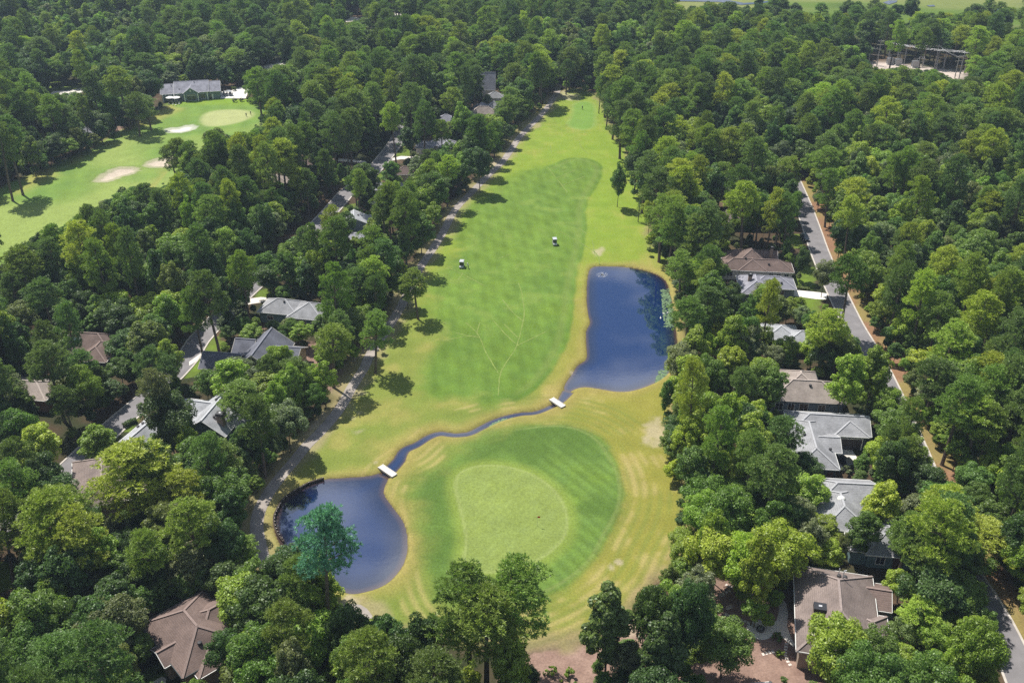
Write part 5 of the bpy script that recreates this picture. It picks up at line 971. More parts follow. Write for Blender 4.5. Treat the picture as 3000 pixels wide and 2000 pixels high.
def pine(seed, H, R, base, lsz=.52):
    r = np.random.default_rng(seed); z0, z1 = H * base, H; clumps = []; n = 40; lean = r.normal(size=2) * .35
    for i in range(n):
        t = (i + r.random()) / n; z = z0 + (z1 - z0) * t ** .85 * .97; a = i * 2.4 + r.normal() * .5
        prof = (.55 + .75 * math.sin(math.pi * min(1, .15 + t * .95)) ** .8) * (1 if t < .75 else 1.15 - .55 * (t - .75) / .25); rad = R * prof * (.42 + .5 * r.random()); cr0 = .80 + .55 * r.random()
        clumps.append(((lean[0] * t + rad * math.cos(a) * .85, lean[1] * t + rad * math.sin(a) * .85, z), cr0 * R / 3.6))
    V = []; nt_ = 0
    for c, rad in clumps:
        m_ = int(22 * rad ** 1.4) + 5; d = r.normal(size=(m_, 3)); d[:, 2] += .45; d /= np.linalg.norm(d, axis=1)[:, None]; P_ = np.array(c) + d * (rad * (.5 + .5 * r.random((m_, 1)))) * np.array([1.2, 1.2, .5])
        for p, dd in zip(P_, d):
            k = 14; q = r.normal(size=(k, 3)) + dd * 1.0; q[:, 2] += .45; q /= np.linalg.norm(q, axis=1)[:, None]; L_ = lsz * (.7 + .5 * r.random((k, 1))); s = np.cross(q, r.normal(size=(k, 3))); s /= np.linalg.norm(s, axis=1)[:, None]
            V.append(np.stack([p + s * .03, p + q * L_ * .6 + s * .055, p + q * L_, p + q * L_ * .6 - s * .055], 1))
    V = np.concatenate(V).reshape(-1, 3); cr_ = mesh_np('crown', V, np.arange(len(V)).reshape(-1, 4), M['needle'])
    mb = MB(); tr = .016 * H; pts = [(0, 0, -.3), (0, 0, .5)] + [(lean[0] * t + .1 * math.sin(3 * t + seed), lean[1] * t, H * t) for t in (.2, .45, .7, .9)] + [(lean[0], lean[1], H * .97)]
    mb.tube(pts, [tr * 1.35, tr, tr * .9, tr * .75, tr * .5, tr * .25, tr * .08], 7)
    for c, rad in clumps[::2]: b = (lean[0] * c[2] / H, lean[1] * c[2] / H, c[2] - .9 - .3 * r.random()); mb.tube([b, ((b[0] + c[0]) / 2, (b[1] + c[1]) / 2, (b[2] + c[2]) / 2 + .1), c], [tr * .28, tr * .2, tr * .07], 4)
    me = bpy.data.meshes.new('trunk'); me.from_pydata(mb.v, [], mb.f); me.materials.append(M['bark_pine']); me.update()
    return cr_, me, H, R, base
PROTO = {'oak': [broad(100 + k, 13 + k % 3, 5.0 + .4 * (k % 3), 'oak') for k in range(8)], 'gum': [broad(200 + k, 15 + k % 3, 3.9 + .3 * (k % 2), 'gum') for k in range(8)], 'loose': [broad(300 + k, 12 + k % 3, 4.0, 'loose') for k in range(3)],
         'col': [broad(400 + k, 13, 2.8, 'col') for k in range(2)], 'bush': [broad(500 + k, 2.2, 1.4, 'bush') for k in range(3)], 'pine': [pine(600 + k, 21 + k % 3, 3.7 + .3 * (k % 2), [.46, .52, .58, .40][k % 4]) for k in range(9)]}
TINT = {'dark green': (.036, .066, .017), 'green': (.060, .104, .020), 'light green': (.105, .155, .022), 'yellow green': (.135, .180, .022), 'grey green': (.085, .108, .050), 'pine green': (.088, .132, .026), 'deep pine green': (.062, .100, .026), 'bright pine green': (.140, .182, .028), 'teal green': (.060, .135, .088), 'olive': (.074, .098, .027)}
TINT = {k: (v[0] * 2.30, v[1] * 2.18, v[2] * 2.25) for k, v in TINT.items()}

# ------------------------------------------------------------------ where the photo shows open ground or a building
RS = 4; RW, RH = 3000 // RS, 2000 // RS
pu, pv = np.meshgrid((np.arange(RW) + .5) * RS, (np.arange(RH) + .5) * RS)
gd_t = np.vectorize(lambda v: at(1500, v)[1])((np.arange(RH) + .5) * RS)
CLEAR = np.zeros((RH, RW))
def clear(poly, depth=None):
    p = np.array(poly); j0, j1 = int(max(0, p[:, 1].min() / RS - 1)), int(min(RH, p[:, 1].max() / RS + 2)); i0, i1 = int(max(0, p[:, 0].min() / RS - 1)), int(min(RW, p[:, 0].max() / RS + 2))
    if j1 <= j0 or i1 <= i0: return
    k = inside(pu[j0:j1, i0:i1], pv[j0:j1, i0:i1], poly); D = np.repeat(gd_t[j0:j1, None], i1 - i0, 1) if depth is None else np.full(k.shape, depth)
    CLEAR[j0:j1, i0:i1] = np.where(k, np.maximum(CLEAR[j0:j1, i0:i1], D), CLEAR[j0:j1, i0:i1])
clear(T('B', (1480, 640), (1430, 735), (1350, 805), (1290, 885), (1230, 925), (1175, 1010), (1130, 1090), (1080, 1125), (1000, 1225), (930, 1305), (850, 1365), (800, 1415), (740, 1495), (700, 1552)) + T('E', (700, 20), (650, 140), (640, 190), (570, 210), (520, 270), (545, 340),
      (600, 400), (610, 540), (590, 620), (560, 720), (540, 790), (430, 850), (390, 890), (250, 950), (180, 870), (130, 980), (60, 1070), (0, 1160)) + T('D', (2340, 1210), (2270, 1310), (2190, 1400), (2120, 1480), (2070, 1540)) + T('G', (2000, 0), (1900, 125), (1800, 255), (1740, 375), (1718, 500), (1735, 590), (1840, 600), (1950, 545), (2080, 560), (2250, 640)) +
      T('H', (0, 800), (30, 960), (0, 1060), (100, 1030), (200, 1010), (330, 1090), (400, 1150), (560, 1070), (640, 1090), (720, 1180), (780, 1400), (1000, 1500), (1330, 1400), (1400, 1552), (1710, 1552), (1700, 1400), (1720, 1300), (1900, 1260), (1930, 1200), (2010, 1060), (2030, 950), (2110, 850), (2210, 770), (2270, 720), (2230, 580), (2300, 400), (2330, 200), (2200, 130), (2170, 30)) +
      T('E', (2180, 1470), (2205, 1370), (2215, 1280), (2180, 1160), (2180, 1050), (2210, 960), (2225, 850), (2250, 780), (2225, 700), (2255, 600), (2240, 480), (2260, 390), (2250, 270), (2110, 215), (2085, 100), (2070, 10)) +
      T('B', (2080, 1500), (2030, 1400), (1990, 1330), (1940, 1240), (1950, 1110), (1940, 1060), (1880, 995), (1845, 955), (1850, 880), (1800, 700), (1755, 655), (1600, 660)))
clear(T('A', (1240, 700), (1500, 690), (1860, 705), (1840, 780), (1740, 800), (1750, 900), (1640, 920), (1560, 880), (1440, 890), (1430, 970), (1390, 1040), (1180, 1060), (1200, 1150), (1190, 1270), (1000, 1245), (960, 1270), (800, 1290), (760, 1350), (620, 1420), (500, 1500), (420, 1552)) + T('D', (300, 20), (200, 90), (70, 140), (40, 230), (0, 270), (-40, 300)) + T('A', (-40, 1400), (0, 1300), (150, 1250), (350, 1180), (520, 1090), (650, 1090), (740, 960), (850, 920), (950, 850), (1040, 810), (1160, 760)))
for k in (0, 1, 2, 3, 4, 5, 6, 7, 8, 9, 10, 11, 12, 13, 14): pass
for p in [T('F', (830, 70), (860, 0), (905, 0), (1000, 200), (1080, 370), (1120, 440), (1165, 560), (1230, 650), (1350, 800), (1330, 850), (1290, 830), (1180, 780), (1190, 700), (1060, 600), (1000, 480), (960, 420), (960, 300), (900, 300), (850, 230)), T('C', (805, 1340), (860, 1350), (900, 1450), (960, 1552), (850, 1552)),
          T('F', (905, 0), (960, 0), (1060, 230), (1100, 370), (1080, 380)), T('F', (1390, 960), (1450, 970), (1530, 1090), (1520, 1220), (1480, 1280), (1400, 1290), (1440, 1180), (1420, 1060)), T('F', (735, 460), (940, 480), (940, 560), (780, 520)), T('F', (840, 290), (890, 300), (880, 400), (840, 400)),
          T('F', (740, 80), (800, 80), (830, 140), (770, 140)), T('F', (705, 395), (870, 395), (870, 440), (720, 440)), T('z', (700, 300), (830, 250), (960, 410), (1120, 460), (1250, 470), (1150, 740), (1372, 860), (1372, 1568), (1140, 1568), (1180, 1100), (1060, 740), (900, 480), (740, 430)),
          T('o', (920, 280), (1010, 250), (1030, 310), (990, 420), (1060, 380), (1060, 460), (900, 510), (830, 560), (780, 640), (780, 720), (700, 730), (690, 690), (660, 560), (720, 520), (840, 400)), T('o', (240, 980), (350, 860), (440, 790), (480, 900), (400, 1000), (330, 1050)), T('o', (340, 490), (600, 520), (600, 545), (340, 530)),
          T('i', (60, 600), (180, 480), (300, 370), (440, 400), (400, 560), (250, 750), (60, 900), (30, 800), (60, 640)), T('i', (250, 740), (380, 600), (420, 700), (380, 750)), T('i', (830, 105), (900, 90), (940, 90), (1090, 105), (950, 150), (850, 150)), T('i', (930, 30), (1000, 10), (1050, 80), (950, 90)),
          T('D', (1300, 860), (1420, 870), (1380, 930), (1380, 1010), (1290, 1020), (1290, 940)), T('D', (770, 1340), (900, 1340), (930, 1360), (790, 1400)), T('i', (570, 770), (680, 710), (770, 720), (770, 780)), T('c', (1220, 1130), (1550, 1150), (1600, 1300), (1560, 1420), (1320, 1420), (1260, 1280)),
          T('n', (110, 620), (400, 560), (560, 560), (640, 700), (400, 800), (240, 740)), T('u', (1330, 590), (1750, 590), (1850, 380), (1640, 390), (1330, 380)), T('u', (400, 640), (640, 660), (600, 760), (420, 760)), T('x', (780, 510), (1300, 510), (1400, 600), (1390, 670), (1160, 700), (1150, 640), (820, 690)), T('x', (640, 930), (740, 880), (740, 980)),
          T('v', (290, 580), (820, 560), (1300, 600), (1500, 700), (1950, 760), (1900, 860), (1780, 910), (1700, 800), (1380, 740), (830, 690), (290, 690)), T('v', (300, 330), (1500, 450), (1950, 560), (1950, 760), (300, 600)), T('y', (490, 280), (730, 235), (730, 285), (560, 320)), T('y', (1160, 190), (1370, 200), (1370, 230), (1170, 225)),
          T('f', (390, 300), (540, 240), (560, 460), (690, 520), (690, 690), (760, 700), (900, 690), (1030, 800), (1090, 720), (1110, 500), (1180, 520), (1240, 800), (1300, 1060), (1560, 1340), (1700, 1450), (300, 1450), (300, 1150), (500, 900), (650, 690), (490, 640), (480, 520), (430, 400)),
          T('G', (0, 740), (140, 770), (130, 850), (0, 890)), T('h', (60, 1540), (400, 1330), (520, 1400), (430, 1560)), T('D', (330, 1330), (460, 1310), (440, 1380), (290, 1420)), T('h', (100, 560), (480, 360), (700, 300), (1100, 240), (600, 480)), T('f', (1830, 30), (1960, 30), (2080, 210), (1870, 200)), T('F', (1660, 1490), (1740, 1500), (1720, 1552), (1660, 1552)),
          T('A', (1790, 440), (1960, 425), (1960, 460), (1800, 480)), T('i', (890, 470), (1010, 470), (1010, 540), (930, 550)), T('i', (1500, 780), (1600, 780), (1590, 860), (1500, 900)), T('i', (1990, 920), (2140, 880), (2140, 1030), (2000, 1020)), T('E', (380, 550), (430, 560), (480, 630), (420, 620)), T('H', (1900, 1130), (2010, 1080), (2040, 1180), (1950, 1200), (1900, 1250))]: clear(p)
for p, d in [(T('a', (290, 340), (390, 200), (560, 180), (640, 160), (870, 180), (900, 320), (960, 320), (1040, 350), (1270, 385), (1240, 440), (1285, 560), (1250, 660), (1170, 640), (1000, 600), (480, 580), (290, 560), (280, 480)), 199), (T('a', (440, 600), (800, 590), (1000, 610), (1170, 660), (1170, 720), (880, 640), (760, 720), (690, 800), (590, 880), (530, 760), (440, 680)), 184),
             (T('F', (330, 20), (660, 40), (650, 85), (340, 80)), 244), (T('F', (690, 755), (905, 760), (900, 840), (700, 830)), 156), (T('F', (480, 640), (550, 640), (540, 670), (490, 670)), 156), (T('C', (240, 1380), (330, 1370), (340, 1460), (230, 1440)), 282),
             (T('c', (560, 160), (830, 170), (800, 240), (900, 330), (1100, 400), (1380, 470), (1370, 600), (820, 600), (330, 570), (300, 400), (420, 400), (520, 300)), 130), (T('c', (420, 600), (1540, 660), (1590, 830), (1580, 970), (1560, 1090), (1210, 1080), (1220, 1200), (1300, 1480), (1260, 1560), (1060, 1520), (900, 1440), (720, 1100), (620, 960), (540, 800), (430, 660)), 109),
             (T('d', (250, 115), (700, 150), (560, 260), (560, 480), (620, 660), (480, 860), (400, 800), (300, 640), (270, 500), (330, 400), (310, 260)), 94), (T('d', (770, 1080), (950, 1060), (1000, 1120), (980, 1200), (1060, 1300), (900, 1290), (770, 1240)), 89), (T('d', (1100, 730), (1200, 730), (1220, 780), (1110, 790)), 92),
             (T('f', (1195, 70), (1660, 200), (1890, 250), (2060, 360), (2110, 500), (2110, 650), (2250, 660), (2280, 720), (2050, 700), (1830, 760), (1700, 900), (1560, 1100), (1550, 1200), (1560, 1330), (1370, 1320), (1310, 1100), (1290, 800), (1440, 480), (1250, 300), (1195, 280)), 70),
             (T('h', (90, 640), (600, 480), (880, 390), (1200, 230), (1210, 260), (1110, 330), (1250, 600), (1340, 640), (1340, 720), (1250, 800), (1200, 950), (1110, 1050), (1120, 1200), (1110, 1450), (1000, 1420), (780, 1540), (520, 1330), (430, 1120), (280, 980)), 66),
             (T('i', (900, 270), (1110, 120), (1180, 200), (1190, 300), (940, 330)), 171), (T('i', (1340, 260), (1450, 170), (1520, 200), (1640, 320), (1560, 360), (1300, 340)), 170), (T('i', (760, 780), (830, 560), (1030, 575), (1130, 490), (1180, 560), (1180, 660), (1350, 690), (1390, 640), (1400, 700), (1290, 890), (1230, 800), (1000, 690), (840, 850), (820, 1000), (820, 1130), (740, 1130), (650, 1000), (640, 900), (450, 860), (290, 960), (250, 860), (290, 745), (790, 800)), 143),
             (T('k', (500, 600), (970, 310), (1230, 400), (1250, 520), (1430, 575), (1400, 620), (1230, 700), (1200, 760), (1070, 870), (980, 760), (740, 650), (690, 730)), 149), (T('k', (110, 1290), (200, 1215), (300, 1230), (280, 1300), (160, 1330)), 133), (T('l', (1180, 560), (1280, 380), (1400, 190), (1580, 200), (1640, 190), (1650, 300), (1750, 360), (1740, 440), (1650, 560), (1570, 640), (1420, 630), (1310, 500)), 120),
             (T('l', (300, 690), (490, 570), (560, 620), (640, 700), (560, 770), (430, 770)), 116), (T('n', (480, 700), (780, 210), (990, 220), (1000, 500), (880, 700), (1280, 800), (1200, 1000), (1250, 1180), (830, 1165), (660, 940), (390, 790)), 96), (T('n', (1330, 420), (1450, 420), (1440, 600), (1330, 590)), 96),
             (T('o', (1190, 380), (1240, 280), (1300, 280), (1450, 290), (1560, 260), (1570, 340), (1490, 390), (1430, 340), (1360, 340), (1290, 390), (1200, 440)), 346), (T('o', (960, 560), (1170, 510), (1170, 610), (1080, 660), (1080, 720), (1010, 720), (1000, 640)), 301), (T('o', (730, 740), (790, 740), (820, 830), (740, 820)), 279), (T('o', (420, 1190), (540, 1090), (660, 1070), (680, 1170), (600, 1120), (520, 1110), (440, 1210)), 238), (T('o', (400, 1345), (560, 1360), (640, 1400), (600, 1450), (560, 1380)), 227),
             (T('s', (930, 340), (1000, 260), (1090, 330), (1180, 340), (1190, 540), (1090, 480), (1000, 520)), 500), (T('s', (800, 1070), (850, 920), (1010, 920), (1240, 800), (1250, 900), (1110, 960), (1110, 1040), (1200, 1080), (1000, 1140)), 427), (T('s', (310, 1160), (380, 1110), (440, 1150), (430, 1220), (330, 1220)), 407), (T('s', (1160, 610), (1250, 640), (1240, 680), (1170, 640)), 478), (T('s', (1130, 700), (1250, 700), (1250, 790), (1130, 790)), 478),
             (T('A', (2020, 1100), (2180, 1110), (2150, 1160), (2060, 1160)), 318), (T('A', (1810, 1260), (1920, 1270), (1900, 1310), (1820, 1310)), 290), (T('x', (1020, 1180), (1140, 1210), (1150, 1290), (1040, 1260)), 380), (T('y', (270, 60), (400, 70), (350, 130)), 890), (T('y', (560, 55), (650, 60), (620, 160), (570, 150)), 890), (T('C', (2250, 140), (2352, 140), (2352, 205), (2260, 200)), 985), (T('C', (1500, 145), (1560, 140), (1560, 185), (1510, 185)), 955), (T('B', (1720, 525), (1755, 530), (1750, 590), (1725, 580)), 512),
             (T('u', (235, 295), (475, 260), (1060, 230), (1275, 240), (1330, 450), (1330, 585), (700, 650), (330, 640), (310, 520)), 478)]: clear(p, at(1500, max(q[1] for q in p), 2.0)[1])
clear(T('C', (-20, 0), (2352, 0), (2352, 50), (2200, 60), (2100, 90), (1990, 60), (1900, 60), (1850, 95), (1500, 100), (1480, 50), (1440, 20), (1300, 30), (1200, 15), (1110, 60), (1090, 90), (880, 80), (850, 45), (700, 60), (690, 20), (600, 10), (480, 30), (440, 60), (400, 70), (390, 30), (160, 10), (140, 60), (0, 65)))
bigpond = None

# ------------------------------------------------------------------ planting plan
TREES = []   # kind, variant, x, y, height, radius, rot, tint name
def res(kind, v): c, t, H, R, b = PROTO[kind][v % len(PROTO[kind])]; return H, R, b
def solve_h(x, y, vtop):
    lo, hi = .5, 40.0
    for _ in range(30):
        m = (lo + hi) / 2
        if proj(x, y, m)[1] > vtop: lo = m
        else: hi = m
    return lo
def plant(kind, base, vtop, wpx, tint, var=None):
    x, y = at(*base); h = solve_h(x, y, vtop); d = math.sqrt(y * y + (CAM_H - h * .75) ** 2 + x * x); r = wpx / 2 * d / FPX
    v = random.randrange(len(PROTO[kind])) if var is None else var
    TREES.append([kind, v, x, y, h, r, random.uniform(0, 6.28), tint, 1])
MAN = [('pine', (1378, 2012), 1672, 200, 'pine green', 3), ('pine', (1490, 1985), 1648, 200, 'pine green', 7), ('pine', (1425, 2060), 1735, 200, 'pine green', 0), ('gum', (1500, 2095), 1850, 130, 'light green'), ('gum', (1385, 2120), 1935, 85, 'yellow green'), ('col', (1772, 1985), 1698, 150, 'olive'),
       ('oak', (1045, 1985), 1772, 150, 'dark green'), ('oak', (1130, 2030), 1800, 170, 'dark green'), ('oak', (1240, 2000), 1795, 150, 'dark green'), ('oak', (1180, 2090), 1860, 170, 'dark green'), ('oak', (1060, 2090), 1850, 160, 'green'), ('pine', (966, 1905), 1484, 150, 'teal green', 2), ('oak', (1905, 1985), 1705, 150, 'dark green'), ('oak', (1985, 1990), 1690, 150, 'dark green'), ('col', (1930, 2060), 1790, 140, 'dark green'),
       ('oak', (2112, 1985), 1818, 175, 'green'), ('gum', (1808, 606), 476, 56, 'green'), ('pine', (410, 400), 272, 60, 'deep pine green'), ('pine', (443, 381), 285, 60, 'deep pine green'), ('pine', (68, 572), 345, 75, 'deep pine green'), ('pine', (38, 590), 360, 75, 'deep pine green'), ('pine', (2459, 988), 752, 95, 'green'), ('oak', (2405, 870), 762, 78, 'grey green'), ('oak', (2342, 824), 722, 52, 'dark green'),
       ('pine', (1100, 1092), 912, 95, 'pine green'), ('gum', (1195, 905), 800, 70, 'pine green'), ('pine', (1225, 935), 790, 75, 'pine green'), ('pine', (1776, 380), 240, 50, 'deep pine green'), ('pine', (1771, 345), 215, 45, 'deep pine green'), ('loose', (2235, 905), 820, 90, 'grey green'), ('gum', (2330, 915), 870, 45, 'light green'), ('gum', (2250, 950), 868, 55, 'yellow green'),
       ('pine', (520, 540), 420, 60, 'deep pine green'), ('pine', (545, 545), 400, 62, 'pine green'), ('pine', (575, 555), 415, 60, 'pine green'), ('oak', (640, 480), 370, 80, 'olive'), ('gum', (762, 306), 205, 60, 'green'), ('oak', (1065, 590), 472, 95, 'dark green'), ('oak', (1090, 600), 485, 70, 'dark green'), ('gum', (1148, 575), 460, 62, 'green'), ('gum', (1205, 462), 366, 62, 'dark green'),
       ('pine', (490, 1330), 1085, 90, 'grey green'), ('gum', (455, 1120), 905, 120, 'olive'), ('oak', (365, 1000), 885, 130, 'dark green'), ('pine', (415, 1560), 1305, 190, 'bright pine green'), ('pine', (560, 1570), 1385, 130, 'bright pine green'), ('pine', (205, 1735), 1455, 170, 'bright pine green'), ('pine', (265, 1760), 1500, 150, 'bright pine green'), ('pine', (715, 1270), 1125, 130, 'pine green'), ('pine', (2690, 1890), 1760, 130, 'bright pine green'),
       ('pine', (2135, 1590), 1500, 140, 'bright pine green'), ('oak', (2512, 2000), 1835, 150, 'green'), ('gum', (2565, 1560), 1405, 120, 'yellow green'), ('pine', (2860, 1680), 1545, 150, 'bright pine green'), ('oak', (790, 875), 775, 95, 'dark green'), ('gum', (745, 1030), 940, 75, 'pine green'), ('gum', (690, 1210), 1035, 110, 'light green'), ('oak', (2790, 1850), 1700, 170, 'green'), ('oak', (700, 2010), 1850, 140, 'dark green'), ('gum', (760, 1990), 1830, 140, 'yellow green'),
       ('gum', (150, 1420), 1240, 130, 'yellow green'), ('oak', (30, 1980), 1740, 200, 'yellow green'), ('oak', (270, 2040), 1850, 230, 'green'), ('oak', (110, 2080), 1880, 200, 'green'), ('loose', (2460, 1665), 1560, 40, 'grey green'), ('gum', (2390, 1610), 1520, 130, 'light green'), ('gum', (2352, 1505), 1385, 130, 'light green'), ('oak', (2612, 1330), 1200, 120, 'green'), ('gum', (2650, 1430), 1280, 110, 'light green'), ('oak', (2690, 1500), 1360, 130, 'dark green'), ('oak', (2730, 1570), 1420, 140, 'green'), ('gum', (2765, 1640), 1480, 130, 'light green'), ('oak', (2590, 1260), 1130, 100, 'light green'), ('oak', (2800, 1720), 1580, 140, 'green'), ('oak', (2640, 1660), 1530, 140, 'dark green'), ('gum', (2535, 1215), 985, 130, 'light green'), ('gum', (2450, 1232), 1015, 115, 'yellow green'), ('gum', (2372, 1085), 950, 80, 'yellow green'), ('gum', (2505, 1645), 1500, 110, 'green'), ('oak', (2290, 1075), 985, 80, 'light green')]
for t in MAN: plant(*t)
# small clump of the teal pine leaning over the pond
EXTRA_BUSH = [('oak', (2279, 1868), 1833, 36, 'green'), ('oak', (2281, 1905), 1902, 34, 'light green')]
def crown_samples(x, y, h, r, b):
    """photo positions around a crown"""
    cz = h * (1 + b) / 2; hz = h * (1 - b) / 2; u0, v0 = proj(x, y, cz); d = y * CT + (CAM_H - cz) * ST; a = FPX * r / d; dep = np.arctan2(CAM_H - cz, y); bb = FPX * np.sqrt((hz * np.cos(dep)) ** 2 + (r * np.sin(dep)) ** 2) / d
    return u0, v0, a, bb
angs = np.linspace(0, 2 * np.pi, 12, endpoint=False)
def conflicts(x, y, h, r, b, k=.86, tol=1.5):
    u0, v0, a, bb = crown_samples(x, y, h, r, b); bad = np.zeros(x.shape)
    for q, s_ in ((0, 1), (.28, 8), (.5, 14), (.72, 20), (.93, 26)):
        for t in np.linspace(0, 2 * np.pi, s_, endpoint=False) + q * 7:
            i = ((u0 + a * q * k / .9 * math.cos(t)) / RS).astype(int); j = ((v0 + bb * q * k / .9 * math.sin(t)) / RS).astype(int); ok = (i >= 0) & (i < RW) & (j >= 0) & (j < RH)
            c = np.zeros(x.shape); c[ok] = CLEAR[j[ok], i[ok]]; bad += (c > y + tol)
    return bad
FT = np.array(FOOT)
def footfree(x, y):
    ok = np.ones(x.shape, bool)
    for fx_, fy_, fr in FT:
        k = np.abs(y - fy_) < fr
        if k.any(): ok[k] &= (x[k] - fx_) ** 2 + (y[k] - fy_) ** 2 > fr * fr
    return ok
cgp, lgp = G(COURSE), G(LEFT)
def ground_ok(x, y):
    ok = (sdist(x, y, cgp) > -5.0) & (sdist(x, y, lgp) > -5.0) & (sdist(x, y, POND, 6) > .4) & (sdist(x, y, POND2, 6) > .6) & (ldist(x, y, PATH, 6) > 1.9) & (ldist(x, y, PATH_B, 6) > 1.9) & (ldist(x, y, ROAD_R, 8) > 3.3) & (ldist(x, y, ROAD_L, 8) > 3.4) & (sdist(x, y, SUBPAD, 6) > 0) & (sdist(x, y, MARSH, 20) > 4)
    for n_, p in DRIVES: ok &= sdist(x, y, G(p), 3) > .6
    ca = at(1360, 785); ok &= (x + 4.4 - ca[0]) ** 2 + (y - 4.8 - ca[1]) ** 2 > 49   # nothing shades the left cart
    return ok & footfree(x, y)
# jittered candidates over everything the camera can nearly see
cand = []
for y0, y1, s in ((60, 170, 5.0), (170, 330, 5.6), (330, 680, 6.6)):
    yy = y0
    while yy < y1:
        hw = .526 * (yy * CT + 110 * ST) + 26; n = int(2 * hw / s); xx = -hw + s * (np.arange(n) + .5) + rng.uniform(-.45, .45, n) * s; cand.append(np.stack([xx, yy + rng.uniform(-.45, .45, n) * s, np.full(n, s)], 1)); yy += s
cand = np.concatenate(cand); x, y = cand[:, 0].copy(), cand[:, 1].copy()
ok = ground_ok(x, y)
for t in TREES: ok &= (x - t[2]) ** 2 + (y - t[3]) ** 2 > (max(2.2, t[5] * .7)) ** 2
cand = cand[ok]; x, y = cand[:, 0], cand[:, 1]; n = len(x)
stand = fbm(x, y, 60, 51); sm = fbm(x, y, 22, 61); rv = rng.random(n); rt = rng.random(n)
ppine = np.clip(.30 + (stand - .5) * 1.6 + .12 * (x > 60), .08, .62); kinds = np.where(rv < ppine, 0, np.where(rv < ppine + (1 - ppine) * .50, 1, np.where(rv < ppine + (1 - ppine) * .88, 2, 3)))
KN = ['pine', 'oak', 'gum', 'loose']; hh = np.where(kinds == 0, rng.uniform(15, 24, n), np.where(kinds == 1, rng.uniform(9, 16, n), np.where(kinds == 2, rng.uniform(10, 19, n), rng.uniform(8.5, 13, n))))
rr0 = np.where(kinds == 0, rng.uniform(2.7, 4.6, n), np.where(kinds == 1, rng.uniform(3.4, 6.0, n), np.where(kinds == 2, rng.uniform(2.8, 4.6, n), rng.uniform(2.8, 4.0, n)))) * np.where(y > 330, 1.15, 1.0)
hh *= .86 + .28 * sm; bb_ = np.array([.5, .30, .22, .34])[kinds]; done = np.zeros(n, bool); sc_ = np.ones(n)
for f in (1.0, .82, .66, .52, .38):
    todo = ~done
    if not todo.any(): break
    c = conflicts(x[todo], y[todo], hh[todo] * f, rr0[todo] * max(f, .5), bb_[todo]); ii = np.where(todo)[0][c <= 2]; done[ii] = True; sc_[ii] = f
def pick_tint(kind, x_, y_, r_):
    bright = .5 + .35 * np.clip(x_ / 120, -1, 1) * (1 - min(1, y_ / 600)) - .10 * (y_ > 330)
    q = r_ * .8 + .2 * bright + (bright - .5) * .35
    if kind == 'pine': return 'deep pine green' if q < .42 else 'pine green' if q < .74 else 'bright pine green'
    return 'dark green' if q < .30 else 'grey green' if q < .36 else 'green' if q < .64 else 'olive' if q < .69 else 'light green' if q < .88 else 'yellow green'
for i in np.where(done)[0]:
    k = KN[kinds[i]]; f = sc_[i]
    if k == 'pine' and f < .6: k = 'gum'
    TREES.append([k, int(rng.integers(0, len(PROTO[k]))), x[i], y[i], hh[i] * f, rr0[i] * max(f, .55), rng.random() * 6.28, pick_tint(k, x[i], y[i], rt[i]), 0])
# understory where photo shows foliage but no crown covers the floor yet
def cover_map():
    cov = np.zeros((RH, RW), bool)
    for t in TREES:
        b = {'pine': .5, 'oak': .28, 'gum': .2, 'loose': .3, 'col': .16, 'bush': .04}[t[0]]; u0, v0, a, bb2 = crown_samples(t[2], t[3], t[4], t[5], b)
        i0, i1, j0, j1 = int((u0 - a) / RS), int((u0 + a) / RS) + 1, int((v0 - bb2) / RS), int((v0 + bb2) / RS) + 1
        i0, j0 = max(i0, 0), max(j0, 0); i1, j1 = min(i1, RW), min(j1, RH)
        if i1 <= i0 or j1 <= j0: continue
        U, V_ = np.meshgrid(np.arange(i0, i1) * RS + 2 - u0, np.arange(j0, j1) * RS + 2 - v0); cov[j0:j1, i0:i1] |= (U / a) ** 2 + (V_ / bb2) ** 2 < .8
    return cov
for rnd in range(3):
    cov = cover_map(); need = (~cov) & (CLEAR == 0) & (pv > 60); js, is_ = np.where(need); perm = rng.permutation(len(js)); taken = np.zeros((RH, RW), bool); add = []
    for q in perm:
        j, i = js[q], is_[q]
        if taken[j, i]: continue
        v_ = pv[j, i]; sp_ = max(1, int((.00719 * (v_ + 665) * 3.0) / RS)); taken[max(0, j - sp_):j + sp_ + 1, max(0, i - sp_):i + sp_ + 1] = True; add.append((pu[j, i], v_))
    hs = rng.uniform(4.5, 9.5, len(add)) * (1 if rnd == 0 else .75 if rnd == 1 else .5); P_ = np.array([at(u, v_, h * .6) for (u, v_), h in zip(add, hs)]) if add else np.zeros((0, 2))
    if not len(P_): break
    r_ = hs * rng.uniform(.30, .42, len(hs)); g = ground_ok(P_[:, 0], P_[:, 1]) & (conflicts(P_[:, 0], P_[:, 1], hs, r_, np.full(len(hs), .2), .9) <= 2)
    for i in np.where(g)[0]: k = ['oak', 'gum', 'loose'][int(rng.integers(0, 3))]; TREES.append([k, int(rng.integers(0, len(PROTO[k]))), P_[i, 0], P_[i, 1], hs[i], r_[i], rng.random() * 6.28, pick_tint(k, P_[i, 0], P_[i, 1], rng.random()), 0])
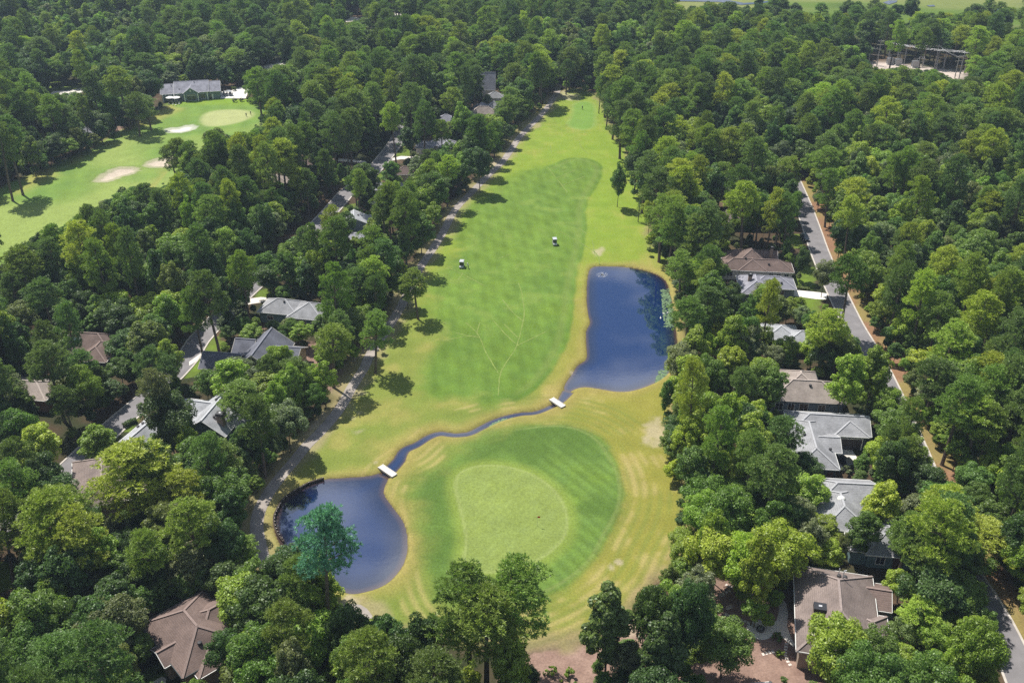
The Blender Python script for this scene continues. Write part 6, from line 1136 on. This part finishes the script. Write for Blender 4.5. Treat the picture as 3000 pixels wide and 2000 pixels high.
# tree islands in the marsh, bushes by the houses
for u, v, n_ in ((2110, 70, 8), (2250, 66, 6), (2330, 72, 2), (2520, 78, 4), (2600, 76, 4), (2690, 80, 2), (2830, 86, 3), (2930, 84, 3)):
    cx_, cy_ = at(u, v)
    for k in range(n_): kd = 'pine' if rng.random() < .5 else 'oak'; TREES.append([kd, int(rng.integers(0, 5)), cx_ + rng.normal() * 9, cy_ + rng.normal() * 6, rng.uniform(9, 15), rng.uniform(3.4, 5.2), rng.random() * 6.28, 'dark green' if kd == 'oak' else 'deep pine green', 0])
BUSH = [(T('g', (1280, 1090))[0], 1.5, 'green', 'rounded dark green bush between patio and chimney house'), (T('g', (1310, 1350))[0], 1.35, 'light green', 'clipped light green ball bush by the stepping stones'), (T('f', (1165, 1410))[0], 1.3, 'green', 'bright round bush at the bottom of the mulch garden'), (T('I', (1130, 110))[0], 1.9, 'grey green', 'grey green bush in front of the black car'),
        (T('a', (1275, 745))[0], 1.1, 'dark green', 'left clipped bush of the row by the white driveway'), (T('a', (1380, 755))[0], .9, 'light green', 'small pale clipped bush by the white driveway'), (T('a', (1400, 730))[0], 1.1, 'green', 'middle clipped bush of the row by the white driveway'), (T('a', (1470, 765))[0], 1.2, 'green', 'right clipped bush of the row by the white driveway'),
        (T('h', (400, 1260))[0], 1.1, 'yellow green', 'lower of two bright bushes by the bottom left house'), (T('h', (355, 1190))[0], 1.0, 'light green', 'upper of two bright bushes by the bottom left house'), (T('u', (1570, 640))[0], 2.0, 'olive', 'left reddish brown shrub at the edge of the clubhouse yard'), (T('u', (1690, 630))[0], 1.9, 'olive', 'right reddish brown shrub at the edge of the clubhouse yard'),
        (T('u', (1820, 610))[0], 2.2, 'dark green', 'dark shrub beside the lone clubhouse tree'), (T('u', (1560, 450))[0], 2.4, 'olive', 'purplish shrub on the grass island by the clubhouse'), (T('H', (1445, 1490))[0], 1.6, 'light green', 'left ornamental grass clump on the mulch bed'), (T('H', (1570, 1500))[0], 1.7, 'light green', 'right ornamental grass clump on the mulch bed'), (T('H', (1600, 1600))[0], 1.6, 'green', 'leafy bush at the bottom edge of the mulch bed'),
        (T('H', (1985, 1420))[0], 2.2, 'dark green', 'dark shrub right of the columnar tree'), (T('H', (1395, 1495))[0], .6, 'olive', 'tiny dry shrub left of the ornamental grasses'), (T('H', (1515, 1545))[0], .6, 'yellow green', 'tiny bright shrub below the ornamental grasses'), (T('P', (1870, 652))[0], 0, None, None)]
ROW = [T('u', (x_, 640 + (x_ - 1790) * .05))[0] for x_ in (1790, 1840, 1890, 1935, 1985, 2045, 2090, 2135, 2190, 2225)]

# ------------------------------------------------------------------ the largest trees as things, the rest as one wood
def scale_for(kind, v, h, r): c, t, H, R, b = PROTO[kind][v % len(PROTO[kind])]; return (r / R, r / R, h / H)
KNAME = {'pine': ('pine_tree', 'pine tree', 'pine'), 'oak': ('broadleaf_tree', 'broadleaf tree', 'rounded broadleaf tree'), 'gum': ('broadleaf_tree', 'broadleaf tree', 'tall broadleaf tree'), 'loose': ('broadleaf_tree', 'broadleaf tree', 'open crowned broadleaf tree'), 'col': ('broadleaf_tree', 'broadleaf tree', 'columnar broadleaf tree')}
vis = []
for i, t in enumerate(TREES):
    b = {'pine': .5, 'oak': .28, 'gum': .2, 'loose': .3, 'col': .16}[t[0]]; u0, v0, a, bb2 = crown_samples(t[2], t[3], t[4], t[5], b); on = (-a * .6 < u0 < 3000 + a * .6) and (-bb2 < v0 < 2000 + bb2 * .7); vis.append((a * bb2 if on else 0, u0, v0))
order = sorted(range(len(TREES)), key=lambda i: -(vis[i][0] + 1e6 * TREES[i][8])); single = []; cnt = {'pine_tree': 0, 'broadleaf_tree': 0}
for i in order:
    k = KNAME[TREES[i][0]][0]
    if vis[i][0] > 0 and cnt[k] < 300: cnt[k] += 1; single.append(i)
ORD = ['nearest', 'second nearest', 'third nearest', 'fourth nearest', 'fifth nearest', 'sixth nearest', 'seventh nearest', 'eighth nearest', 'ninth nearest', 'tenth nearest', 'eleventh nearest', 'twelfth nearest']
book = {}
for i in single:
    t = TREES[i]; _, u0, v0 = vis[i]; best = min(LANDMARKS, key=lambda L: (L[1] - u0) ** 2 + (L[2] - v0) ** 2); du, dv_ = u0 - best[1], v0 - best[2]
    side = ('right of' if du > 0 else 'left of') if abs(du) > abs(dv_) else ('in front of' if dv_ > 0 else 'behind'); tn = {'pine green': 'green', 'deep pine green': 'dark green', 'bright pine green': 'bright green', 'olive': 'olive green'}.get(t[7], t[7])
    book.setdefault((tn + ' ' + KNAME[t[0]][2], side, best[0]), []).append(((du * du + dv_ * dv_), i))
LAB = {}
for (a_, s_, p_), L_ in book.items():
    L_.sort()
    for k, (_, i) in enumerate(L_):
        LAB[i] = f"{a_} {s_} {p_}" + ('' if len(L_) == 1 else f", {ORD[k] if k < len(ORD) else '%dth nearest' % (k + 1)}")
GROUPS = {'pine_tree': 'pine trees among the houses and woods', 'broadleaf_tree': 'broadleaf trees among the houses and woods'}
SRC = {}
for i in single:
    kd, v, tx, ty, h, r, rz, tn, _m = TREES[i]; cr_, tk, H, R, b = PROTO[kd][v % len(PROTO[kd])]; nm, cat, _d = KNAME[kd]
    o = empty(nm, (tx, ty, gz(tx, ty) - .02), rz, LAB[i], cat, GROUPS[nm]); sx_, sy_, sz_ = scale_for(kd, v, h, r); e_ = rng.uniform(-.12, .12); o.scale = (sx_ * (1 + e_), sy_ * (1 - e_), sz_); o.rotation_euler = (rng.normal() * .035, rng.normal() * .035, rz)
    c = link('crown', cr_, o); tt = TINT[tn]; j = rng.uniform(.82, 1.2); c['tint'] = (tt[0] * j * rng.uniform(.9, 1.12), tt[1] * j, tt[2] * j * rng.uniform(.85, 1.15), 1.0); tkk = link('trunk', tk, o); SRC.setdefault((kd, v % len(PROTO[kd])), (c, tkk))
def bush(p, hgt, tint, lb, wf=1.0, grp='garden bushes'):
    x_, y_ = at(*p); v = random.randrange(3); cr_, tk, H, R, b = PROTO['bush'][v]; o = empty('bush', (x_, y_, gz(x_, y_) - .02), random.uniform(0, 6), lb, 'bush', grp); o.scale = (hgt / H * wf, hgt / H * wf, hgt / H)
    c = link('crown', cr_, o); tt = TINT[tint]; c['tint'] = (tt[0], tt[1], tt[2], 1.0); link('trunk', tk, o)
for p, hgt, tint, lb in BUSH:
    if hgt: bush(p, hgt, tint, lb)
for k, p in enumerate(ROW): bush(p, .9, 'dark green', ['%s small round bush from the lone tree by the clubhouse' % s for s in ('leftmost', 'second', 'third', 'fourth', 'fifth', 'sixth', 'seventh', 'eighth', 'ninth', 'rightmost')][k], 1.0, 'row of small bushes by the clubhouse')
# hedges
def hedge(pts, w, h, lb, tint):
    L_ = G(pts); r = np.random.default_rng(5); Ps = []; n_ = 0
    for a, b_ in zip(L_[:-1], L_[1:]):
        ln = math.dist(a, b_); k = int(ln * 220); f = r.random(k)[:, None]; q = np.array(a) + (np.array(b_) - np.array(a)) * f; e = r.random((k, 2)); side_ = r.integers(0, 3, k)
        yy = np.where(side_ == 0, -w / 2, np.where(side_ == 1, w / 2, (e[:, 0] - .5) * w)); zz_ = np.where(side_ == 2, h, e[:, 1] * h); d = np.array([-(b_[1] - a[1]), b_[0] - a[0]]) / ln; Ps.append(np.stack([q[:, 0] + d[0] * yy, q[:, 1] + d[1] * yy, zz_], 1))
    P_ = np.concatenate(Ps) + r.normal(size=(sum(len(p) for p in Ps), 3)) * .05; N_ = r.normal(size=P_.shape); N_[:, 2] += .8; N_ /= np.linalg.norm(N_, axis=1)[:, None]; o = L_[0]; P_ -= np.array([o[0], o[1], 0])
    root = empty('hedge', (o[0], o[1], 0), 0, lb, 'hedge'); c = link('foliage', leaves_mesh('foliage', P_, N_, np.full(len(P_), .12), M['leaf'], r), root); c['tint'] = (*TINT[tint], 1.0)
    m = MB()
    for a, b_ in zip(L_[:-1], L_[1:]): m.bar((a[0] - o[0], a[1] - o[1], h * .45), (b_[0] - o[0], b_[1] - o[1], h * .45), w * .55, h * .9)
    m.build('stems', M['bark'], root)
hedge(T('x', (840, 590), (980, 575), (1130, 545)), 2.0, 1.8, 'clipped hedge on the far lawn left of the clubhouse', 'light green'); hedge(T('a', (1200, 785), (1340, 785), (1510, 800)), .8, .7, 'low clipped hedge along the white driveway', 'olive'); hedge(T('h', (90, 1530), (250, 1430), (420, 1345)), 1.0, 1.0, 'clipped green hedge at the bottom left house', 'green')
hedge(T('l', (300, 580), (400, 520), (480, 500)), 1.0, 1.0, 'dark hedge above the small pale gable', 'dark green')

# a bare leaning conifer by the right rough
bx0, by0 = at(1869, 650); o = empty('bare_tree', (bx0, by0, 0), 0, 'thin half bare conifer at the edge of the right rough', 'tree'); m = MB(); m.tube([(0, 0, -.2), (.1, 0, 3), (.3, .1, 8.5)], [.16, .11, .03], 6)
for k in range(26): t = 1.5 + k * .26; a = k * 2.4; m.tube([(.03 * t, 0, t), (1.5 * (1 - t / 10) * math.cos(a) + .03 * t, 1.5 * (1 - t / 10) * math.sin(a), t + .1)], [.04, .012], 4)
m.build('trunk', M['bark'], o); r = np.random.default_rng(3); nn = 900; tz = r.uniform(1.6, 8.4, nn); aa = r.uniform(0, 6.28, nn); ra = 1.5 * (1 - tz / 10) * r.random(nn) ** .5
N_ = r.normal(size=(nn, 3)); N_ /= np.linalg.norm(N_, axis=1)[:, None]; c = link('crown', leaves_mesh('crown', np.stack([ra * np.cos(aa) + .03 * tz, ra * np.sin(aa), tz], 1), N_, np.full(nn, .11), M['leaf'], r), o); c['tint'] = (*TINT['dark green'], 1.0)

# the rest of the wood: one object whose points carry the tree shapes
rest = sorted(set(range(len(TREES))) - set(single)); keys = sorted(SRC)
pos = np.array([(TREES[i][2], TREES[i][3], -.05) for i in rest], np.float32); kidx = []; scl = []; rot = []; tin = []
for i in rest:
    kd, v, tx, ty, h, r, rz, tn, _m = TREES[i]; v %= len(PROTO[kd]); key = (kd, v)
    if key not in SRC: key = [k for k in keys if k[0] == kd][0]; v = key[1]
    kidx.append(keys.index(key)); e_ = rng.uniform(-.14, .14); q_ = scale_for(kd, v, h, r); scl.append((q_[0] * (1 + e_), q_[1] * (1 - e_), q_[2])); rot.append((rng.normal() * .045, rng.normal() * .045, rz)); tt = TINT[tn]; j = rng.uniform(.78, 1.22); tin.append((tt[0] * j * rng.uniform(.88, 1.12), tt[1] * j, tt[2] * j * rng.uniform(.85, 1.2), 1.0))
me = bpy.data.meshes.new('forest'); me.vertices.add(len(pos)); me.vertices.foreach_set('co', pos.ravel())
def attr(n_, ty_, fld, arr): q = me.attributes.new(n_, ty_, 'POINT'); q.data.foreach_set(fld, np.array(arr, np.int32 if ty_ == 'INT' else np.float32).ravel())
attr('kidx', 'INT', 'value', kidx); attr('scl', 'FLOAT_VECTOR', 'vector', scl); attr('rot', 'FLOAT_VECTOR', 'vector', rot); attr('tint', 'FLOAT_COLOR', 'color', tin); me.update()
fo_ = tag(link('forest', me), 'dense mixed woodland stretching from the houses to the marsh', 'woodland', None, 'stuff')
ng = bpy.data.node_groups.new('forest', 'GeometryNodeTree'); ng.interface.new_socket('Geometry', in_out='INPUT', socket_type='NodeSocketGeometry'); ng.interface.new_socket('Geometry', in_out='OUTPUT', socket_type='NodeSocketGeometry'); N = ng.nodes; L = ng.links
gi, go = N.new('NodeGroupInput'), N.new('NodeGroupOutput'); jn = N.new('GeometryNodeJoinGeometry'); iop = N.new('GeometryNodeInstanceOnPoints')
for k in reversed(keys):
    j2 = N.new('GeometryNodeJoinGeometry')
    for ob in SRC[k]: oi = N.new('GeometryNodeObjectInfo'); oi.transform_space = 'ORIGINAL'; oi.inputs[0].default_value = ob; L.new(oi.outputs['Geometry'], j2.inputs[0])
    g2 = N.new('GeometryNodeGeometryToInstance'); L.new(j2.outputs[0], g2.inputs[0]); L.new(g2.outputs[0], jn.inputs[0])
def named(n_, dt): q = N.new('GeometryNodeInputNamedAttribute'); q.data_type = dt; q.inputs['Name'].default_value = n_; return q.outputs[0]
L.new(gi.outputs[0], iop.inputs['Points']); L.new(jn.outputs[0], iop.inputs['Instance']); iop.inputs['Pick Instance'].default_value = True
L.new(named('kidx', 'INT'), iop.inputs['Instance Index']); L.new(named('rot', 'FLOAT_VECTOR'), iop.inputs['Rotation']); L.new(named('scl', 'FLOAT_VECTOR'), iop.inputs['Scale']); L.new(iop.outputs[0], go.inputs[0])
fo_.modifiers.new('trees', 'NODES').node_group = ng
print('TREES', len(TREES), 'single', cnt, 'rest', len(rest), 'tris/proto', sum(len(p[0].polygons) * 2 for k in PROTO for p in PROTO[k]))

# ------------------------------------------------------------------ haze
hm = bpy.data.materials.new('thin_haze'); hm.use_nodes = True; N = hm.node_tree.nodes; N.remove(N['Principled BSDF']); pv_ = N.new('ShaderNodeVolumePrincipled'); pv_.inputs['Color'].default_value = (.62, .78, 1.0, 1); pv_.inputs['Density'].default_value = .00015; pv_.inputs['Anisotropy'].default_value = .2
hm.node_tree.links.new(pv_.outputs[0], N['Material Output'].inputs['Volume'])
HAZE = MB().box(-1050, 1050, -60, 4300, -3.0, 124).build('haze', hm); tag(HAZE, 'thin pale haze in the air over the distant woods', 'haze', None, 'stuff')
